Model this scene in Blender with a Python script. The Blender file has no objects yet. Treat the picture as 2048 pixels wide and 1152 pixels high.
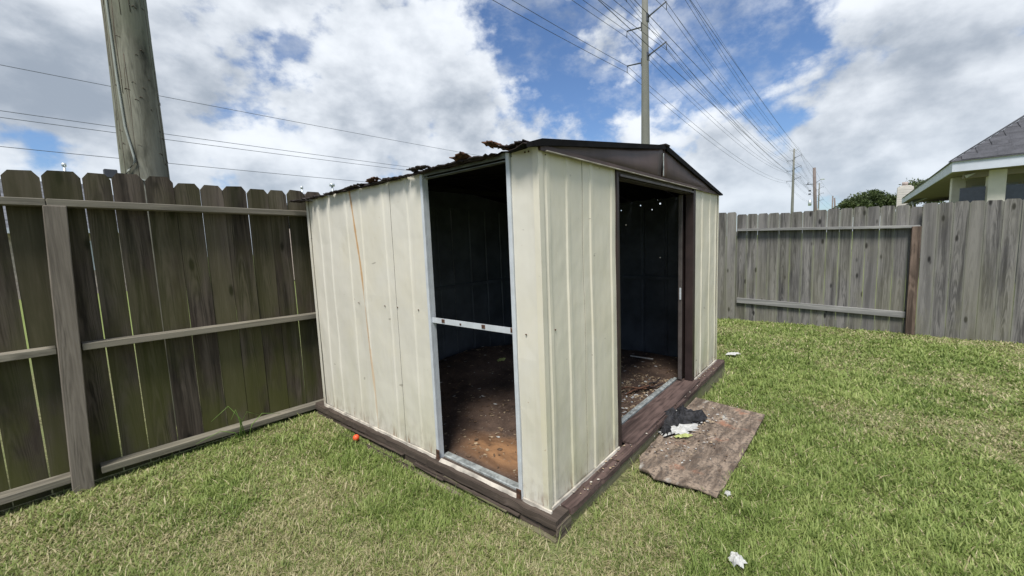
import bpy, bmesh, math, random
import numpy as np
from mathutils import Vector, Matrix, noise as mn

random.seed(7); rng = np.random.default_rng(7)
S = bpy.context.scene
COL = S.collection
rad = math.radians

# ------------------------------------------------------------------ camera
F, CX, CY, H = 814., 1024., 576., 1.38
def _n(v):
    v = np.array(v, float); return v / np.linalg.norm(v)
_U = _n([1718-CX, 461-CY, F]); _V = _n([62-CX, 527-CY, F]); _V = _n(_V - _U*(_U@_V)); _W = np.cross(_U, _V)
R = np.array([_U, _V, _W])            # world = R @ camera(x right, y down, z forward)
cd = bpy.data.cameras.new('camera'); cam = bpy.data.objects.new('camera', cd); COL.objects.link(cam)
cd.sensor_width = 36.0; cd.lens = F/2048*36.0; cd.clip_start = 0.02; cd.clip_end = 4000
xr, yu, zb = R@np.array([1,0,0]), R@np.array([0,-1,0]), R@np.array([0,0,-1])
cam.matrix_world = Matrix(((xr[0],yu[0],zb[0],0),(xr[1],yu[1],zb[1],0),(xr[2],yu[2],zb[2],H),(0,0,0,1)))
S.camera = cam
def ray(x, y): return R @ _n([x-CX, y-CY, F])

# ------------------------------------------------------------------ colour management
S.view_settings.view_transform = 'Standard'; S.view_settings.look = 'None'
S.view_settings.gamma = 1; S.view_settings.use_curve_mapping = False
S.view_settings.exposure = 0.64

# ------------------------------------------------------------------ sun
sun_dir = _n([-0.78, -0.34, 1.45])     # towards the sun
sl = bpy.data.lights.new('sun', 'SUN'); sun = bpy.data.objects.new('sun', sl); COL.objects.link(sun)
sl.energy = 3.3; sl.angle = rad(18); sl.color = (1.0, 0.96, 0.9)
sun.rotation_euler = Vector(sun_dir).to_track_quat('Z', 'Y').to_euler()
sun.location = (0, 0, 30)

# ------------------------------------------------------------------ node helper
class NT:
    def __init__(s, tree): s.t = tree; s.n = tree.nodes; s.l = tree.links
    def node(s, typ, **kw):
        nd = s.n.new(typ)
        for k, v in kw.items(): setattr(nd, k, v)
        return nd
    def put(s, sock, v):
        if v is None: return
        if isinstance(v, bpy.types.NodeSocket): s.l.new(v, sock)
        else:
            try: sock.default_value = v
            except Exception: sock.default_value = (v, v, v)
    def m(s, op, a, b=None, c=None, clamp=False):
        nd = s.node('ShaderNodeMath', operation=op, use_clamp=clamp)
        for i, v in enumerate((a, b, c)): s.put(nd.inputs[i], v)
        return nd.outputs[0]
    def vm(s, op, a, b=None, out=0):
        nd = s.node('ShaderNodeVectorMath', operation=op)
        s.put(nd.inputs[0], a)
        if b is not None: s.put(nd.inputs[1], b)
        return nd.outputs[out]
    def ramp(s, v, a, b, c=0., d=1., smooth=True):
        nd = s.node('ShaderNodeMapRange', interpolation_type='SMOOTHSTEP' if smooth else 'LINEAR')
        s.put(nd.inputs[0], v)
        for i, q in enumerate((a, b, c, d)): s.put(nd.inputs[i+1], q)
        return nd.outputs[0]
    def mix(s, f, a, b, blend='MIX'):
        nd = s.node('ShaderNodeMix', data_type='RGBA', blend_type=blend)
        s.put(nd.inputs[0], f)
        for i, q in ((6, a), (7, b)):
            if isinstance(q, (tuple, list)) and len(q) == 3: q = (*q, 1)
            s.put(nd.inputs[i], q)
        return nd.outputs[2]
    def noise(s, vec, scale=5., detail=4., rough=.5, dist=0., out=0):
        nd = s.node('ShaderNodeTexNoise')
        s.put(nd.inputs['Vector'], vec); s.put(nd.inputs['Scale'], scale); s.put(nd.inputs['Detail'], detail)
        s.put(nd.inputs['Roughness'], rough); s.put(nd.inputs['Distortion'], dist)
        return nd.outputs[out]
    def scale(s, vec, xyz):
        return s.vm('MULTIPLY', vec, tuple(xyz))

# ------------------------------------------------------------------ world: Nishita sky with procedural cumulus
wd = bpy.data.worlds.new('World'); S.world = wd; wd.use_nodes = True
W = NT(wd.node_tree); W.n.clear()
def sph(az_x, az_y): return math.atan2(az_x, az_y)
sky = W.node('ShaderNodeTexSky', sky_type='NISHITA', sun_disc=False)
sky.sun_elevation = math.asin(sun_dir[2]); sky.sun_rotation = sph(sun_dir[0], sun_dir[1])
sky.air_density = 1.0; sky.dust_density = 0.6; sky.ozone_density = 1.4
tc = W.node('ShaderNodeTexCoord')
d = W.vm('NORMALIZE', tc.outputs['Generated'])
sep = W.node('ShaderNodeSeparateXYZ'); W.l.new(d, sep.inputs[0])
def cover(dv):
    q = W.scale(dv, (1., 1., 1.45))
    n1 = W.noise(q, 3.1, 2, .5); n2 = W.noise(q, 7.0, 7, .58)
    vo = W.node('ShaderNodeTexVoronoi', feature='F1'); W.put(vo.inputs['Vector'], W.vm('ADD', q, W.vm('MULTIPLY', W.noise(q, 9., 2, .6, out=1), (.12, .12, .12)))); vo.inputs['Scale'].default_value = 15.
    v3 = W.m('SUBTRACT', .5, vo.outputs['Distance'])
    return W.m('ADD', W.m('MULTIPLY_ADD', n1, .75, -.21), W.m('ADD', W.m('MULTIPLY', n2, .71), W.m('MULTIPLY', v3, .09)))
base = cover(d)
# where the photograph's sky opens to blue (negative) and where it is piled up (positive)
blobs = [(545, 30, -.17, 700), (560, 100, -.19, 900), (535, 150, -.07, 1800), (380, 335, -.13, 1800), (480, 355, -.08, 1500), (700, 345, -.03, 900),
         (1040, 60, -.10, 500), (1010, 160, -.15, 350), (1110, 170, -.14, 400), (1215, 205, -.15, 500), (1060, 215, -.08, 600), (1290, 190, -.10, 700),(960,300,-.05,900),
         (1420, 110, -.13, 350), (1490, 190, -.17, 250), (1545, 250, -.15, 400), (1600, 120, -.14, 300), (1430, 235, -.13, 500), (1630, 40, -.14, 400), (1740, 20, -.10, 400),
         (1395, 30, -.05, 600), (1900, 40, -.10, 400), (1560, 290, -.1, 900), (1130, 30, -.07, 800),
         (150, 60, .12, 14), (420, 260, .10, 20), (780, 120, .12, 45), (760, 260, .10, 50), (1200, 95, .05, 900),
         (1330, 40, .03, 800), (1820, 200, .12, 60), (1960, 260, .10, 40), (1450, 345, .12, 90), (1960, 120, .08, 90), (1110, 270, .12, 250), (1560, 75, .10, 1500), (1220,130,.08,1200)]
acc = base
for (x, y, a, k) in blobs:
    dn = W.vm('DOT_PRODUCT', d, tuple(ray(x, y)), out=1)
    e = W.m('EXPONENT', W.m('MULTIPLY', W.m('SUBTRACT', dn, 1.0), float(k)))
    acc = W.m('MULTIPLY_ADD', e, a*(.60 if a < 0 else .70), acc)
veil = W.m('MULTIPLY', W.ramp(W.noise(W.scale(d, (1., 1.3, 2.)), 5.5, 6, .62), .42, .68), .50)
alpha = W.m('MAXIMUM', W.ramp(acc, .435, .575), veil)
# light and dark inside the cloud: lit tops, grey undersides
lit = W.vm('ADD', d, tuple(np.array([-.25, -.2, 1.])*.045))
relief = W.m('SUBTRACT', base, cover(W.vm('NORMALIZE', lit)))
lump = W.noise(W.scale(d, (1, 1, 1.7)), 4.6, 5, .52)
thick = W.ramp(acc, .50, .82)
sh = W.m('ADD', W.m('MULTIPLY', relief, 3.2), W.m('MULTIPLY', W.m('SUBTRACT', .50, lump), 2.6))
sh = W.m('ADD', sh, W.m('MULTIPLY', W.m('SUBTRACT', .42, thick), .55))
shade = W.ramp(sh, -.95, .78)
ccol = W.mix(shade, (.315, .365, .435), (.84, .88, .93))
horizon = W.m('MULTIPLY', W.ramp(sep.outputs[2], -.02, .26, 1., 0.), .55)
ccol = W.mix(horizon, ccol, (.55, .63, .72))
bg1 = W.node('ShaderNodeBackground'); bg2 = W.node('ShaderNodeBackground')
skc = W.mix(1.0, sky.outputs[0], (.70, .84, 1.04), 'MULTIPLY')
W.l.new(skc, bg1.inputs[0]); bg1.inputs[1].default_value = 0.085
W.l.new(ccol, bg2.inputs[0]); bg2.inputs[1].default_value = 0.74
mx = W.node('ShaderNodeMixShader'); W.l.new(W.m('MULTIPLY', alpha, .97), mx.inputs[0])
W.l.new(bg1.outputs[0], mx.inputs[1]); W.l.new(bg2.outputs[0], mx.inputs[2])
wo = W.node('ShaderNodeOutputWorld'); W.l.new(mx.outputs[0], wo.inputs[0])

# ------------------------------------------------------------------ materials
def newmat(name):
    m = bpy.data.materials.new(name); m.use_nodes = True
    t = NT(m.node_tree); t.n.clear()
    b = t.node('ShaderNodeBsdfPrincipled'); o = t.node('ShaderNodeOutputMaterial')
    t.l.new(b.outputs[0], o.inputs[0]); t.b = b; t.o = o
    return m, t
def bump(t, h, strength=.3, dist=.01):
    n = t.node('ShaderNodeBump'); t.put(n.inputs['Height'], h); n.inputs['Strength'].default_value = strength
    n.inputs['Distance'].default_value = dist; t.l.new(n.outputs[0], t.b.inputs['Normal'])
def rndvec(t, k=37.):
    oi = t.node('ShaderNodeObjectInfo')
    c = t.node('ShaderNodeCombineXYZ')
    t.l.new(t.m('MULTIPLY', oi.outputs['Random'], k), c.inputs[0]); t.l.new(t.m('MULTIPLY', oi.outputs['Random'], k*1.7), c.inputs[2])
    return oi.outputs['Random'], c.outputs[0]
def plain(name, col, rough=.6, metal=0., var=.12, sc=8., bmp=0.):
    m, t = newmat(name)
    co = t.node('ShaderNodeTexCoord').outputs['Object']
    n = t.noise(co, sc, 5, .6)
    dk = tuple(c*(1-var*1.6) for c in col); lt = tuple(min(1, c*(1+var)) for c in col)
    t.l.new(t.mix(t.ramp(n, .3, .7), dk, lt), t.b.inputs['Base Color'])
    t.b.inputs['Roughness'].default_value = rough; t.b.inputs['Metallic'].default_value = metal
    if bmp: bump(t, n, bmp, .01)
    return m
def wood(name, dark, light, moss=0., mossc=(.05,.062,.022), stain=.5, streak=(22, 22, .7), axis='Z', tone=.35, knots=True, mossz=(-.1, 1.5), warm=None, edge=None):
    """weathered wood; grain runs along the object's own axis"""
    m, t = newmat(name)
    co = t.node('ShaderNodeTexCoord').outputs['Object']
    r, off = rndvec(t)
    v = t.vm('ADD', co, off)
    def st(a, b, c): return {'Z': (a, b, c), 'X': (c, b, a), 'Y': (a, c, b)}[axis]
    wp_ = t.vm('SCALE', t.vm('SUBTRACT', t.noise(t.scale(v, st(4, 4, 1.3)), 1., 3, .5, out=1), (.5, .5, .5))); wp_.node.inputs['Scale'].default_value = .035
    v2 = t.vm('ADD', v, wp_)
    g1 = t.noise(t.scale(v2, st(*streak)), 1., 9, .68, .5)
    g2 = t.noise(t.scale(v2, st(110, 110, 3.)), 1., 3, .6)
    g3 = t.noise(t.scale(v, st(7, 7, 1.6)), 1., 5, .6)
    g4 = t.noise(t.scale(v, st(11, 11, .9)), 1., 4, .6)
    # cathedral grain: parabolic arches up the board
    lx = t.node('ShaderNodeSeparateXYZ'); t.l.new(co, lx.inputs[0])
    ax_ = {'Z': (0, 2), 'X': (2, 0), 'Y': (2, 1)}[axis]
    xo = t.m('ADD', lx.outputs[ax_[0]], t.m('MULTIPLY', t.m('SUBTRACT', r, .5), .07))
    ph_ = t.m('ADD', t.m('MULTIPLY', t.m('MULTIPLY', xo, xo), 1300.), t.m('ADD', t.m('MULTIPLY', lx.outputs[ax_[1]], 4.2), t.m('MULTIPLY', g3, 5.)))
    arch = t.m('MULTIPLY_ADD', t.m('SINE', t.m('MULTIPLY', ph_, 6.283)), .5, .5)
    gr = t.m('ADD', t.m('MULTIPLY', g1, .62), t.m('ADD', t.m('MULTIPLY', g2, .20), t.m('ADD', t.m('MULTIPLY', t.m('MULTIPLY', arch, t.ramp(g4, .4, .6)), .10), t.m('MULTIPLY', g4, .12))))
    fac = t.ramp(gr, .36, .62)
    c = t.mix(fac, dark, light)
    if warm:
        c = t.mix(t.m('MULTIPLY', t.ramp(g3, .45, .7), .7), c, warm)
    c = t.mix(t.ramp(t.m('FRACT', t.m('MULTIPLY', r, 7.31)), .55, 1., 0., .45), c, tuple(min(1, q*1.15) for q in light))
    if edge: c = t.mix(t.m('MULTIPLY', t.ramp(t.m('ABSOLUTE', lx.outputs[0]), .048, .066), t.ramp(g3, .35, .6, .1, .6)), c, edge)
    # per piece tone
    c = t.mix(t.m('MULTIPLY', t.ramp(r, 0, 1, 0, 1, False), tone), c, tuple(q*.45 for q in dark))
    c = t.mix(t.m('MULTIPLY', t.ramp(g3, .5, .75), stain), c, tuple(q*.55 for q in dark))
    if knots:
        vo = t.node('ShaderNodeTexVoronoi'); t.put(vo.inputs['Vector'], t.scale(v, st(7, 0.01, 2.6))); vo.inputs['Scale'].default_value = 1.
        k = t.ramp(vo.outputs['Distance'], .06, .16, 1., 0.)
        c = t.mix(t.m('MULTIPLY', k, .9), c, tuple(q*.2 for q in dark))
    if moss:
        ge = t.node('ShaderNodeNewGeometry').outputs['Position']
        sz = t.node('ShaderNodeSeparateXYZ'); t.l.new(ge, sz.inputs[0])
        mz = t.ramp(sz.outputs[2], mossz[0], mossz[1], 1., .35)
        mnz = t.noise(t.vm('ADD', t.scale(ge, (2.3, 2.3, .9)), off), 1., 5, .6)
        mf = t.m('MULTIPLY', t.m('MULTIPLY', t.ramp(mnz, .42, .60), mz), moss)
        c = t.mix(mf, c, mossc)
    t.l.new(c, t.b.inputs['Base Color']); t.b.inputs['Roughness'].default_value = .88
    t.b.inputs['Specular IOR Level'].default_value = .25
    bump(t, gr, .45, .003)
    return m

def panel_mat(name, col=(.62, .62, .55), algae=.5, rust_seam=None):
    m, t = newmat(name)
    ge = t.node('ShaderNodeNewGeometry').outputs['Position']
    r, off = rndvec(t)
    sz = t.node('ShaderNodeSeparateXYZ'); t.l.new(ge, sz.inputs[0])
    st = t.noise(t.scale(ge, (16, 16, .8)), 1., 5, .6, .2)
    bl = t.noise(ge, 2.6, 5, .6)
    c = t.mix(t.ramp(st, .35, .8), col, tuple(q*.955 for q in col))
    c = t.mix(t.m('MULTIPLY', t.ramp(bl, .42, .72), .5), c, (col[0]*.94, col[1]*.91, col[2]*.82))
    low = t.ramp(sz.outputs[2], .05, 1.15, 1., .0)
    al = t.m('MULTIPLY', t.m('MULTIPLY', low, t.ramp(t.noise(t.scale(ge, (6, 6, 1.4)), 1., 5, .6), .32, .68)), algae)
    c = t.mix(al, c, (.46, .445, .26))
    spl = t.m('MULTIPLY', t.ramp(sz.outputs[2], .14, .42, 1., 0.), t.ramp(t.noise(t.scale(ge, (18, 18, 9)), 1., 5, .7), .42, .66))
    c = t.mix(t.m('MULTIPLY', spl, .35), c, (.24, .20, .14))
    rs_ = t.m('MULTIPLY', t.ramp(sz.outputs[2], .15, .24, 1., 0.), t.ramp(t.noise(t.scale(ge, (24, 24, 5)), 1., 3, .6), .55, .66))
    c = t.mix(t.m('MULTIPLY', rs_, .7), c, (.20, .095, .045))
    dr = t.m('MULTIPLY', t.ramp(t.noise(t.scale(ge, (30, 30, 1.1)), 1., 4, .6), .56, .70), .10)
    c = t.mix(dr, c, (.33, .28, .19))
    # scuffs
    vs = t.noise(t.scale(ge, (9, 9, 26)), 1., 3, .5)
    sc = t.m('MULTIPLY', t.ramp(vs, .72, .76), .55)
    c = t.mix(sc, c, (.16, .14, .10))
    wp = t.noise(t.scale(ge, (40, 40, 40)), 1., 3, .5)
    c = t.mix(t.m('MULTIPLY', t.ramp(wp, .74, .78), .6), c, (.28, .16, .08))
    if rust_seam is not None:
        dy = t.m('ABSOLUTE', t.m('SUBTRACT', sz.outputs[1], t.m('ADD', 2.495, t.m('MULTIPLY', t.m('POWER', t.m('MAXIMUM', t.m('DIVIDE', sz.outputs[2], 1.8), 0.), 2.2), .145))))
        wd_ = t.m('MULTIPLY', t.ramp(sz.outputs[2], .0, 1.8, .009, .019, False), t.ramp(t.noise(t.scale(ge, (0, 0, 7)), 1., 4, .6), .3, .7, .5, 1.25))
        rf = t.m('MULTIPLY', t.ramp(t.m('DIVIDE', dy, wd_), .25, 1., 1., 0.), t.ramp(sz.outputs[2], .1, 1.5, .35, .85))
        c = t.mix(rf, c, (.46, .24, .075))
    t.l.new(c, t.b.inputs['Base Color'])
    t.l.new(t.ramp(bl, .3, .7, .38, .55), t.b.inputs['Roughness'])
    dent = t.m('ADD', t.noise(t.scale(ge, (3.2, 3.2, 1.6)), 1., 3, .5), t.m('MULTIPLY', t.noise(t.scale(ge, (11, 11, 7)), 1., 2, .5), .16))
    bump(t, dent, .33, .05)
    return m

M = {}
M['fence_left'] = wood('fence_left_wood', (.022, .018, .013), (.145, .120, .096), moss=.85, mossc=(.066, .070, .017), tone=.45, streak=(16,16,.6), warm=(.085,.062,.048))
M['rail_left'] = wood('rail_wood', (.085, .078, .062), (.245, .222, .178), axis='X', streak=(30, 40, .7), tone=.15, stain=.35, moss=.2, mossc=(.13,.13,.08))
M['post_left'] = wood('post_wood', (.066, .056, .045), (.200, .175, .145), tone=.0, stain=.3, streak=(12,12,.5))
M['fence_right'] = wood('fence_right_wood', (.050, .048, .048), (.235, .225, .212), moss=.35, mossc=(.17, .165, .10), tone=.35, stain=.45, mossz=(-.1, 1.3), streak=(15,15,.5), edge=(.26,.262,.215))
M['rail_right'] = wood('rail_right_wood', (.15, .15, .145), (.34, .335, .32), axis='Y', tone=.1, stain=.3)
M['post_right'] = wood('post_right_wood', (.050, .036, .028), (.175, .128, .100), tone=.1, stain=.5)
M['pole'] = wood('treated_pole_wood', (.040, .040, .030), (.215, .212, .170), streak=(12, 12, .9), stain=1., tone=0., warm=(.20, .19, .14), moss=.4, mossc=(.13,.155,.105), mossz=(0, 9))
M['pole_far'] = plain('weathered_pole', (.16, .13, .12), .9)
M['rot'] = wood('rotten_timber', (.022, .016, .013), (.105, .082, .066), axis='Y', streak=(60, 60, 1.6), tone=.3, knots=False)
M['rot_x'] = wood('rotten_timber_x', (.04, .032, .025), (.19, .155, .12), axis='X', streak=(60, 60, 1.6), tone=.2, knots=False, moss=.9, mossc=(.115,.12,.055), mossz=(.0,.3))
M['moss_x'] = wood('mossy_timber_x', (.065, .058, .035), (.21, .195, .125), axis='X', streak=(40, 40, 1.2), tone=.0, knots=False, moss=.8, mossc=(.15,.16,.07), mossz=(.0,.3))
M['rot_y'] = wood('mossy_timber_y', (.05, .042, .03), (.20, .17, .125), axis='Y', streak=(50, 50, 1.4), tone=.2, knots=False, moss=.7, mossc=(.13,.135,.06), mossz=(.0,.3))
M['painted'] = wood('painted_board', (.036, .024, .021), (.120, .082, .072), axis='X', streak=(18, 40, 1.5), tone=.2, stain=.5, knots=False)
M['panel_side'] = panel_mat('cream_panel_side', (.61, .585, .515), .30, rust_seam=2.605)
M['panel_front'] = panel_mat('cream_panel_front', (.625, .59, .49), .60)
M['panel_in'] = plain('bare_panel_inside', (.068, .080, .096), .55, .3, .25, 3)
M['galv'] = plain('galvanised', (.55, .59, .62), .42, .35, .15, 20)
M['rail_paint'] = plain('chalky_rail', (.53, .56, .59), .5, .1, .08, 9)
M['rust'] = plain('rust', (.10, .045, .024), .9, 0, .5, 30, .5)
M['rustdark'] = plain('dark_rusty_roof', (.026, .016, .013), .8, .1, .5, 12, .4)
M['roofblack'] = plain('black_trim_and_roof_shade', (.008, .0075, .008), .8, .0, .3, 10)  # black trim; also stands in for shade under the shed roof
M['brown'] = plain('brown_trim_paint', (.068, .044, .037), .45, .0, .22, 3)
M['brown_track'] = plain('brown_track_paint', (.10, .085, .080), .4, .2, .2, 9)
M['brown_jamb'] = plain('brown_jamb_paint', (.032, .020, .019), .45, .05, .25, 5)
M['alu'] = plain('weathered_aluminium', (.40, .43, .42), .5, .4, .3, 25)
M['alu_dark'] = plain('dull_galvanised', (.16, .175, .17), .6, .3, .3, 12)
M['peel'] = plain('peeling_white_track', (.42, .385, .33), .7, 0, .35, 6)
M['wire'] = plain('wire_dark', (.018, .02, .026), .6)
M['wire_grey'] = plain('wire_grey', (.07, .08, .10), .6)
M['insul'] = plain('insulator', (.05, .055, .065), .5)
M['brown'].node_tree.nodes['Principled BSDF'].inputs['Specular IOR Level'].default_value = .3
M['concrete'] = plain('spun_concrete', (.17, .17, .15), .85, 0, .06, .8)
M['cable'] = plain('ground_wire_sheath', (.26, .28, .25), .6)
M['cream_wall'] = plain('neighbour_cream', (.55, .52, .47), .7, 0, .06, 2)
M['fascia'] = plain('white_fascia', (.48, .51, .58), .6, 0, .05, 3)
M['soffit'] = plain('soffit_paint', (.20, .175, .135), .8, 0, .05, 2)
M['glass'] = plain('dark_glass', (.035, .042, .06), .12)
M['white'] = plain('white_paper', (.46, .46, .44), .8, 0, .1, 30)
M['yellow'] = plain('yellow_green_wrapper', (.36, .40, .14), .5, 0, .2, 30)
M['roofblack'].node_tree.nodes['Principled BSDF'].inputs['Specular IOR Level'].default_value = .1
M['black'] = plain('black_cloth', (.018, .018, .021), .8, 0, .6, 40, .5)
M['orange'] = plain('orange_plastic', (.75, .10, .03), .4, 0, .1, 30)
M['brick'] = plain('far_brick', (.40, .33, .30), .9, 0, .2, 9)
M['shingle_far'] = plain('far_shingle', (.115, .12, .135), .9, 0, .3, 6)
M['bark'] = plain('bark', (.09, .07, .05), .9, 0, .3, 8, .5)

# roof shingle of the neighbour
def mk_shingle():
    m, t = newmat('asphalt_shingle')
    co = t.node('ShaderNodeTexCoord').outputs['Object']
    r, off = rndvec(t)
    n = t.noise(t.vm('ADD', co, off), 3, 6, .7); n2 = t.noise(co, 60, 2, .5)
    c = t.mix(t.ramp(n, .3, .7), (.038, .039, .045), (.078, .079, .090))
    c = t.mix(t.m('MULTIPLY', t.ramp(n2, .4, .7), .4), c, (.11, .11, .12))
    t.l.new(c, t.b.inputs['Base Color']); t.b.inputs['Roughness'].default_value = .95
    return m
M['shingle'] = mk_shingle()

def mk_ply():
    m, t = newmat('weathered_plywood')
    co = t.node('ShaderNodeTexCoord').outputs['Object']
    n = t.noise(t.scale(co, (2, 9, 1)), 2., 9, .74, .3); n2 = t.noise(co, 5, 5, .6); n3 = t.noise(co, 45, 4, .7)
    c = t.mix(t.ramp(n, .36, .64), (.070, .050, .036), (.29, .225, .17))
    c = t.mix(t.ramp(n3, .5, .62), c, (.085, .068, .055))
    c = t.mix(t.m('MULTIPLY', t.ramp(n2, .58, .70), .55), c, (.34, .15, .085))
    c = t.mix(t.m('MULTIPLY', t.ramp(t.noise(t.scale(co, (1.2, 3, 1)), 3., 5, .6), .60, .72), .6), c, (.50, .50, .46))
    t.l.new(c, t.b.inputs['Base Color']); t.b.inputs['Roughness'].default_value = .9
    bump(t, t.m('ADD', n, t.m('MULTIPLY', n3, .5)), .6, .006)
    return m
M['ply'] = mk_ply()

def mk_dirt():
    m, t = newmat('shed_floor_dirt')
    ge = t.node('ShaderNodeNewGeometry').outputs['Position']
    n = t.noise(ge, 5, 8, .7); n2 = t.noise(t.scale(ge, (3, 1.6, 1)), 1.6, 6, .6, .6); n3 = t.noise(ge, 60, 3, .6)
    c = t.mix(t.ramp(n, .3, .7), (.040, .024, .017), (.120, .078, .056))
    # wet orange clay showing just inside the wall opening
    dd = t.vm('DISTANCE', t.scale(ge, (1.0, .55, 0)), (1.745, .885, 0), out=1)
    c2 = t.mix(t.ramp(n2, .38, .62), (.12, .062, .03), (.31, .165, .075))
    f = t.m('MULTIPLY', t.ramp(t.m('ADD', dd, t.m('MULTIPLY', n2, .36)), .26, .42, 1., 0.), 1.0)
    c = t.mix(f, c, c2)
    c = t.mix(t.ramp(n3, .62, .70), c, (.22, .18, .14))
    t.l.new(c, t.b.inputs['Base Color']); t.b.inputs['Roughness'].default_value = .85
    bump(t, t.m('ADD', n, t.m('MULTIPLY', n3, .3)), .7, .02)
    return m
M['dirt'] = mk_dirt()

def mk_ground():
    m, t = newmat('lawn_soil')
    ge = t.node('ShaderNodeNewGeometry').outputs['Position']
    n = t.noise(ge, .8, 6, .6); n2 = t.noise(ge, 40, 5, .7); n3 = t.noise(t.scale(ge, (1, 1, 1)), .07, 4, .5)
    c = t.mix(t.ramp(n2, .35, .65), (.07, .075, .032), (.26, .245, .13))
    c = t.mix(t.ramp(n, .4, .7), c, (.16, .19, .075))
    di = t.vm('LENGTH', t.scale(ge, (1, 1, 0)), out=1)
    far = t.mix(t.ramp(n3, .35, .65), (.15, .19, .055), (.20, .235, .085))
    c = t.mix(t.ramp(di, 6.5, 11, 0, 1), c, far)
    t.l.new(c, t.b.inputs['Base Color']); t.b.inputs['Roughness'].default_value = 1.
    t.b.inputs['Specular IOR Level'].default_value = .1
    bump(t, n2, .8, .02)
    return m
M['ground'] = mk_ground()

def mk_leaf(name, trans=.42, rough=.55, sub=None):
    m, t = newmat(name)
    at = t.node('ShaderNodeVertexColor'); at.layer_name = 'Col'
    if sub:
        co = t.node('ShaderNodeTexCoord').outputs['Object']
        c = t.mix(t.ramp(t.noise(co, .9, 3, .6), .35, .65), sub[0], sub[1])
    else: c = at.outputs[0]
    t.l.new(c, t.b.inputs['Base Color']); t.b.inputs['Roughness'].default_value = rough
    t.b.inputs['Specular IOR Level'].default_value = .3
    tr = t.node('ShaderNodeBsdfTranslucent'); t.l.new(c, tr.inputs[0])
    mxs = t.node('ShaderNodeMixShader'); mxs.inputs[0].default_value = trans
    t.l.new(t.b.outputs[0], mxs.inputs[1]); t.l.new(tr.outputs[0], mxs.inputs[2]); t.l.new(mxs.outputs[0], t.o.inputs[0])
    return m
M['grass'] = mk_leaf('grass_blades'); M['leaf'] = mk_leaf('tree_leaves', .25, .6)

# ------------------------------------------------------------------ object helpers
def tag(o, label=None, cat=None, group=None, kind=None):
    if label: o['label'] = label
    if cat: o['category'] = cat
    if group: o['group'] = group
    if kind: o['kind'] = kind
    return o
def thing(name, loc, label, cat, group=None, rz=0):
    o = bpy.data.objects.new(name, None); COL.objects.link(o); o.empty_display_size = .1
    o.location = loc; o.rotation_euler = (0, 0, rz)
    return tag(o, label, cat, group)
def link(name, me, parent=None, loc=None, mats=None):
    """vertices given in world space unless loc is set; parented objects keep world placement"""
    o = bpy.data.objects.new(name, me); COL.objects.link(o)
    if mats is not None:
        for q in (mats if isinstance(mats, (list, tuple)) else [mats]): me.materials.append(M[q] if isinstance(q, str) else q)
    o.location = loc or (0, 0, 0)
    if parent:
        o.parent = parent
        wp = parent
        off = Vector((0, 0, 0))
        while wp: off += wp.location; wp = wp.parent
        o.location = Vector(o.location) - off
    return o
def worldloc(o):
    off = Vector((0, 0, 0)); w = o
    while w: off += w.location; w = w.parent
    return off
def obj(name, bm, mat, parent=None, loc=None, smooth=False):
    """bm in world coordinates; object's origin is set at loc"""
    if loc is None: # base centre
        vs = [v.co for v in bm.verts]
        loc = Vector(((min(v.x for v in vs)+max(v.x for v in vs))/2, (min(v.y for v in vs)+max(v.y for v in vs))/2, min(v.z for v in vs)))
    loc = Vector(loc)
    bmesh.ops.translate(bm, verts=bm.verts, vec=-loc)
    me = bpy.data.meshes.new(name); bm.to_mesh(me); bm.free()
    if smooth:
        for q in me.polygons: q.use_smooth = True
    return link(name, me, parent, loc, mat)
def box(bm, x0, x1, y0, y1, z0, z1, bev=0.):
    vs = [bm.verts.new(c) for c in ((x0,y0,z0),(x1,y0,z0),(x1,y1,z0),(x0,y1,z0),(x0,y0,z1),(x1,y0,z1),(x1,y1,z1),(x0,y1,z1))]
    fs = [bm.faces.new([vs[i] for i in q]) for q in ((3,2,1,0),(4,5,6,7),(0,1,5,4),(1,2,6,5),(2,3,7,6),(3,0,4,7))]
    if bev:
        es = list({e for f in fs for e in f.edges})
        bmesh.ops.bevel(bm, geom=es, offset=bev, segments=1, affect='EDGES')
def bbox(name, x0, x1, y0, y1, z0, z1, mat, parent=None, bev=0.):
    bm = bmesh.new(); box(bm, x0, x1, y0, y1, z0, z1, bev); return obj(name, bm, mat, parent)
def rough_bar(name, axis, a0, a1, b0, b1, c0, c1, mat, parent, n=14, j=.004, ragged=0.):
    """timber along 'X' or 'Y' with worn, wobbling edges.  b = the other horizontal axis, c = z"""
    bm = bmesh.new(); rings = []; ph = random.uniform(0, 50); n = max(6, int(abs(a1-a0)/.022))
    if n > 150: n = 150
    for i in range(n+1):
        a = a0+(a1-a0)*i/n
        w = [j*(.6*mn.noise(Vector((a*9, ph, k)))+.5*mn.noise(Vector((a*31, ph, k+9)))) for k in range(4)]
        rr = ragged*max(0, 1.6*mn.noise(Vector((a*6, ph, 20)))+.9*mn.noise(Vector((a*24, ph, 22))))
        pts = [(b0+w[0]+rr*.4, c0), (b1, c0), (b1, c1+w[2]), (b0+w[0]+w[3]+rr, c1+w[2])]
        ring = [bm.verts.new((a, b, c) if axis == 'X' else (b, a, c)) for b, c in pts]
        rings.append(ring)
    for r0, r1 in zip(rings, rings[1:]):
        for k in range(4): bm.faces.new((r0[k], r0[(k+1) % 4], r1[(k+1) % 4], r1[k]))
    bm.faces.new(rings[0][::-1]); bm.faces.new(rings[-1])
    bmesh.ops.recalc_face_normals(bm, faces=bm.faces)
    return obj(name, bm, mat, parent)
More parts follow.
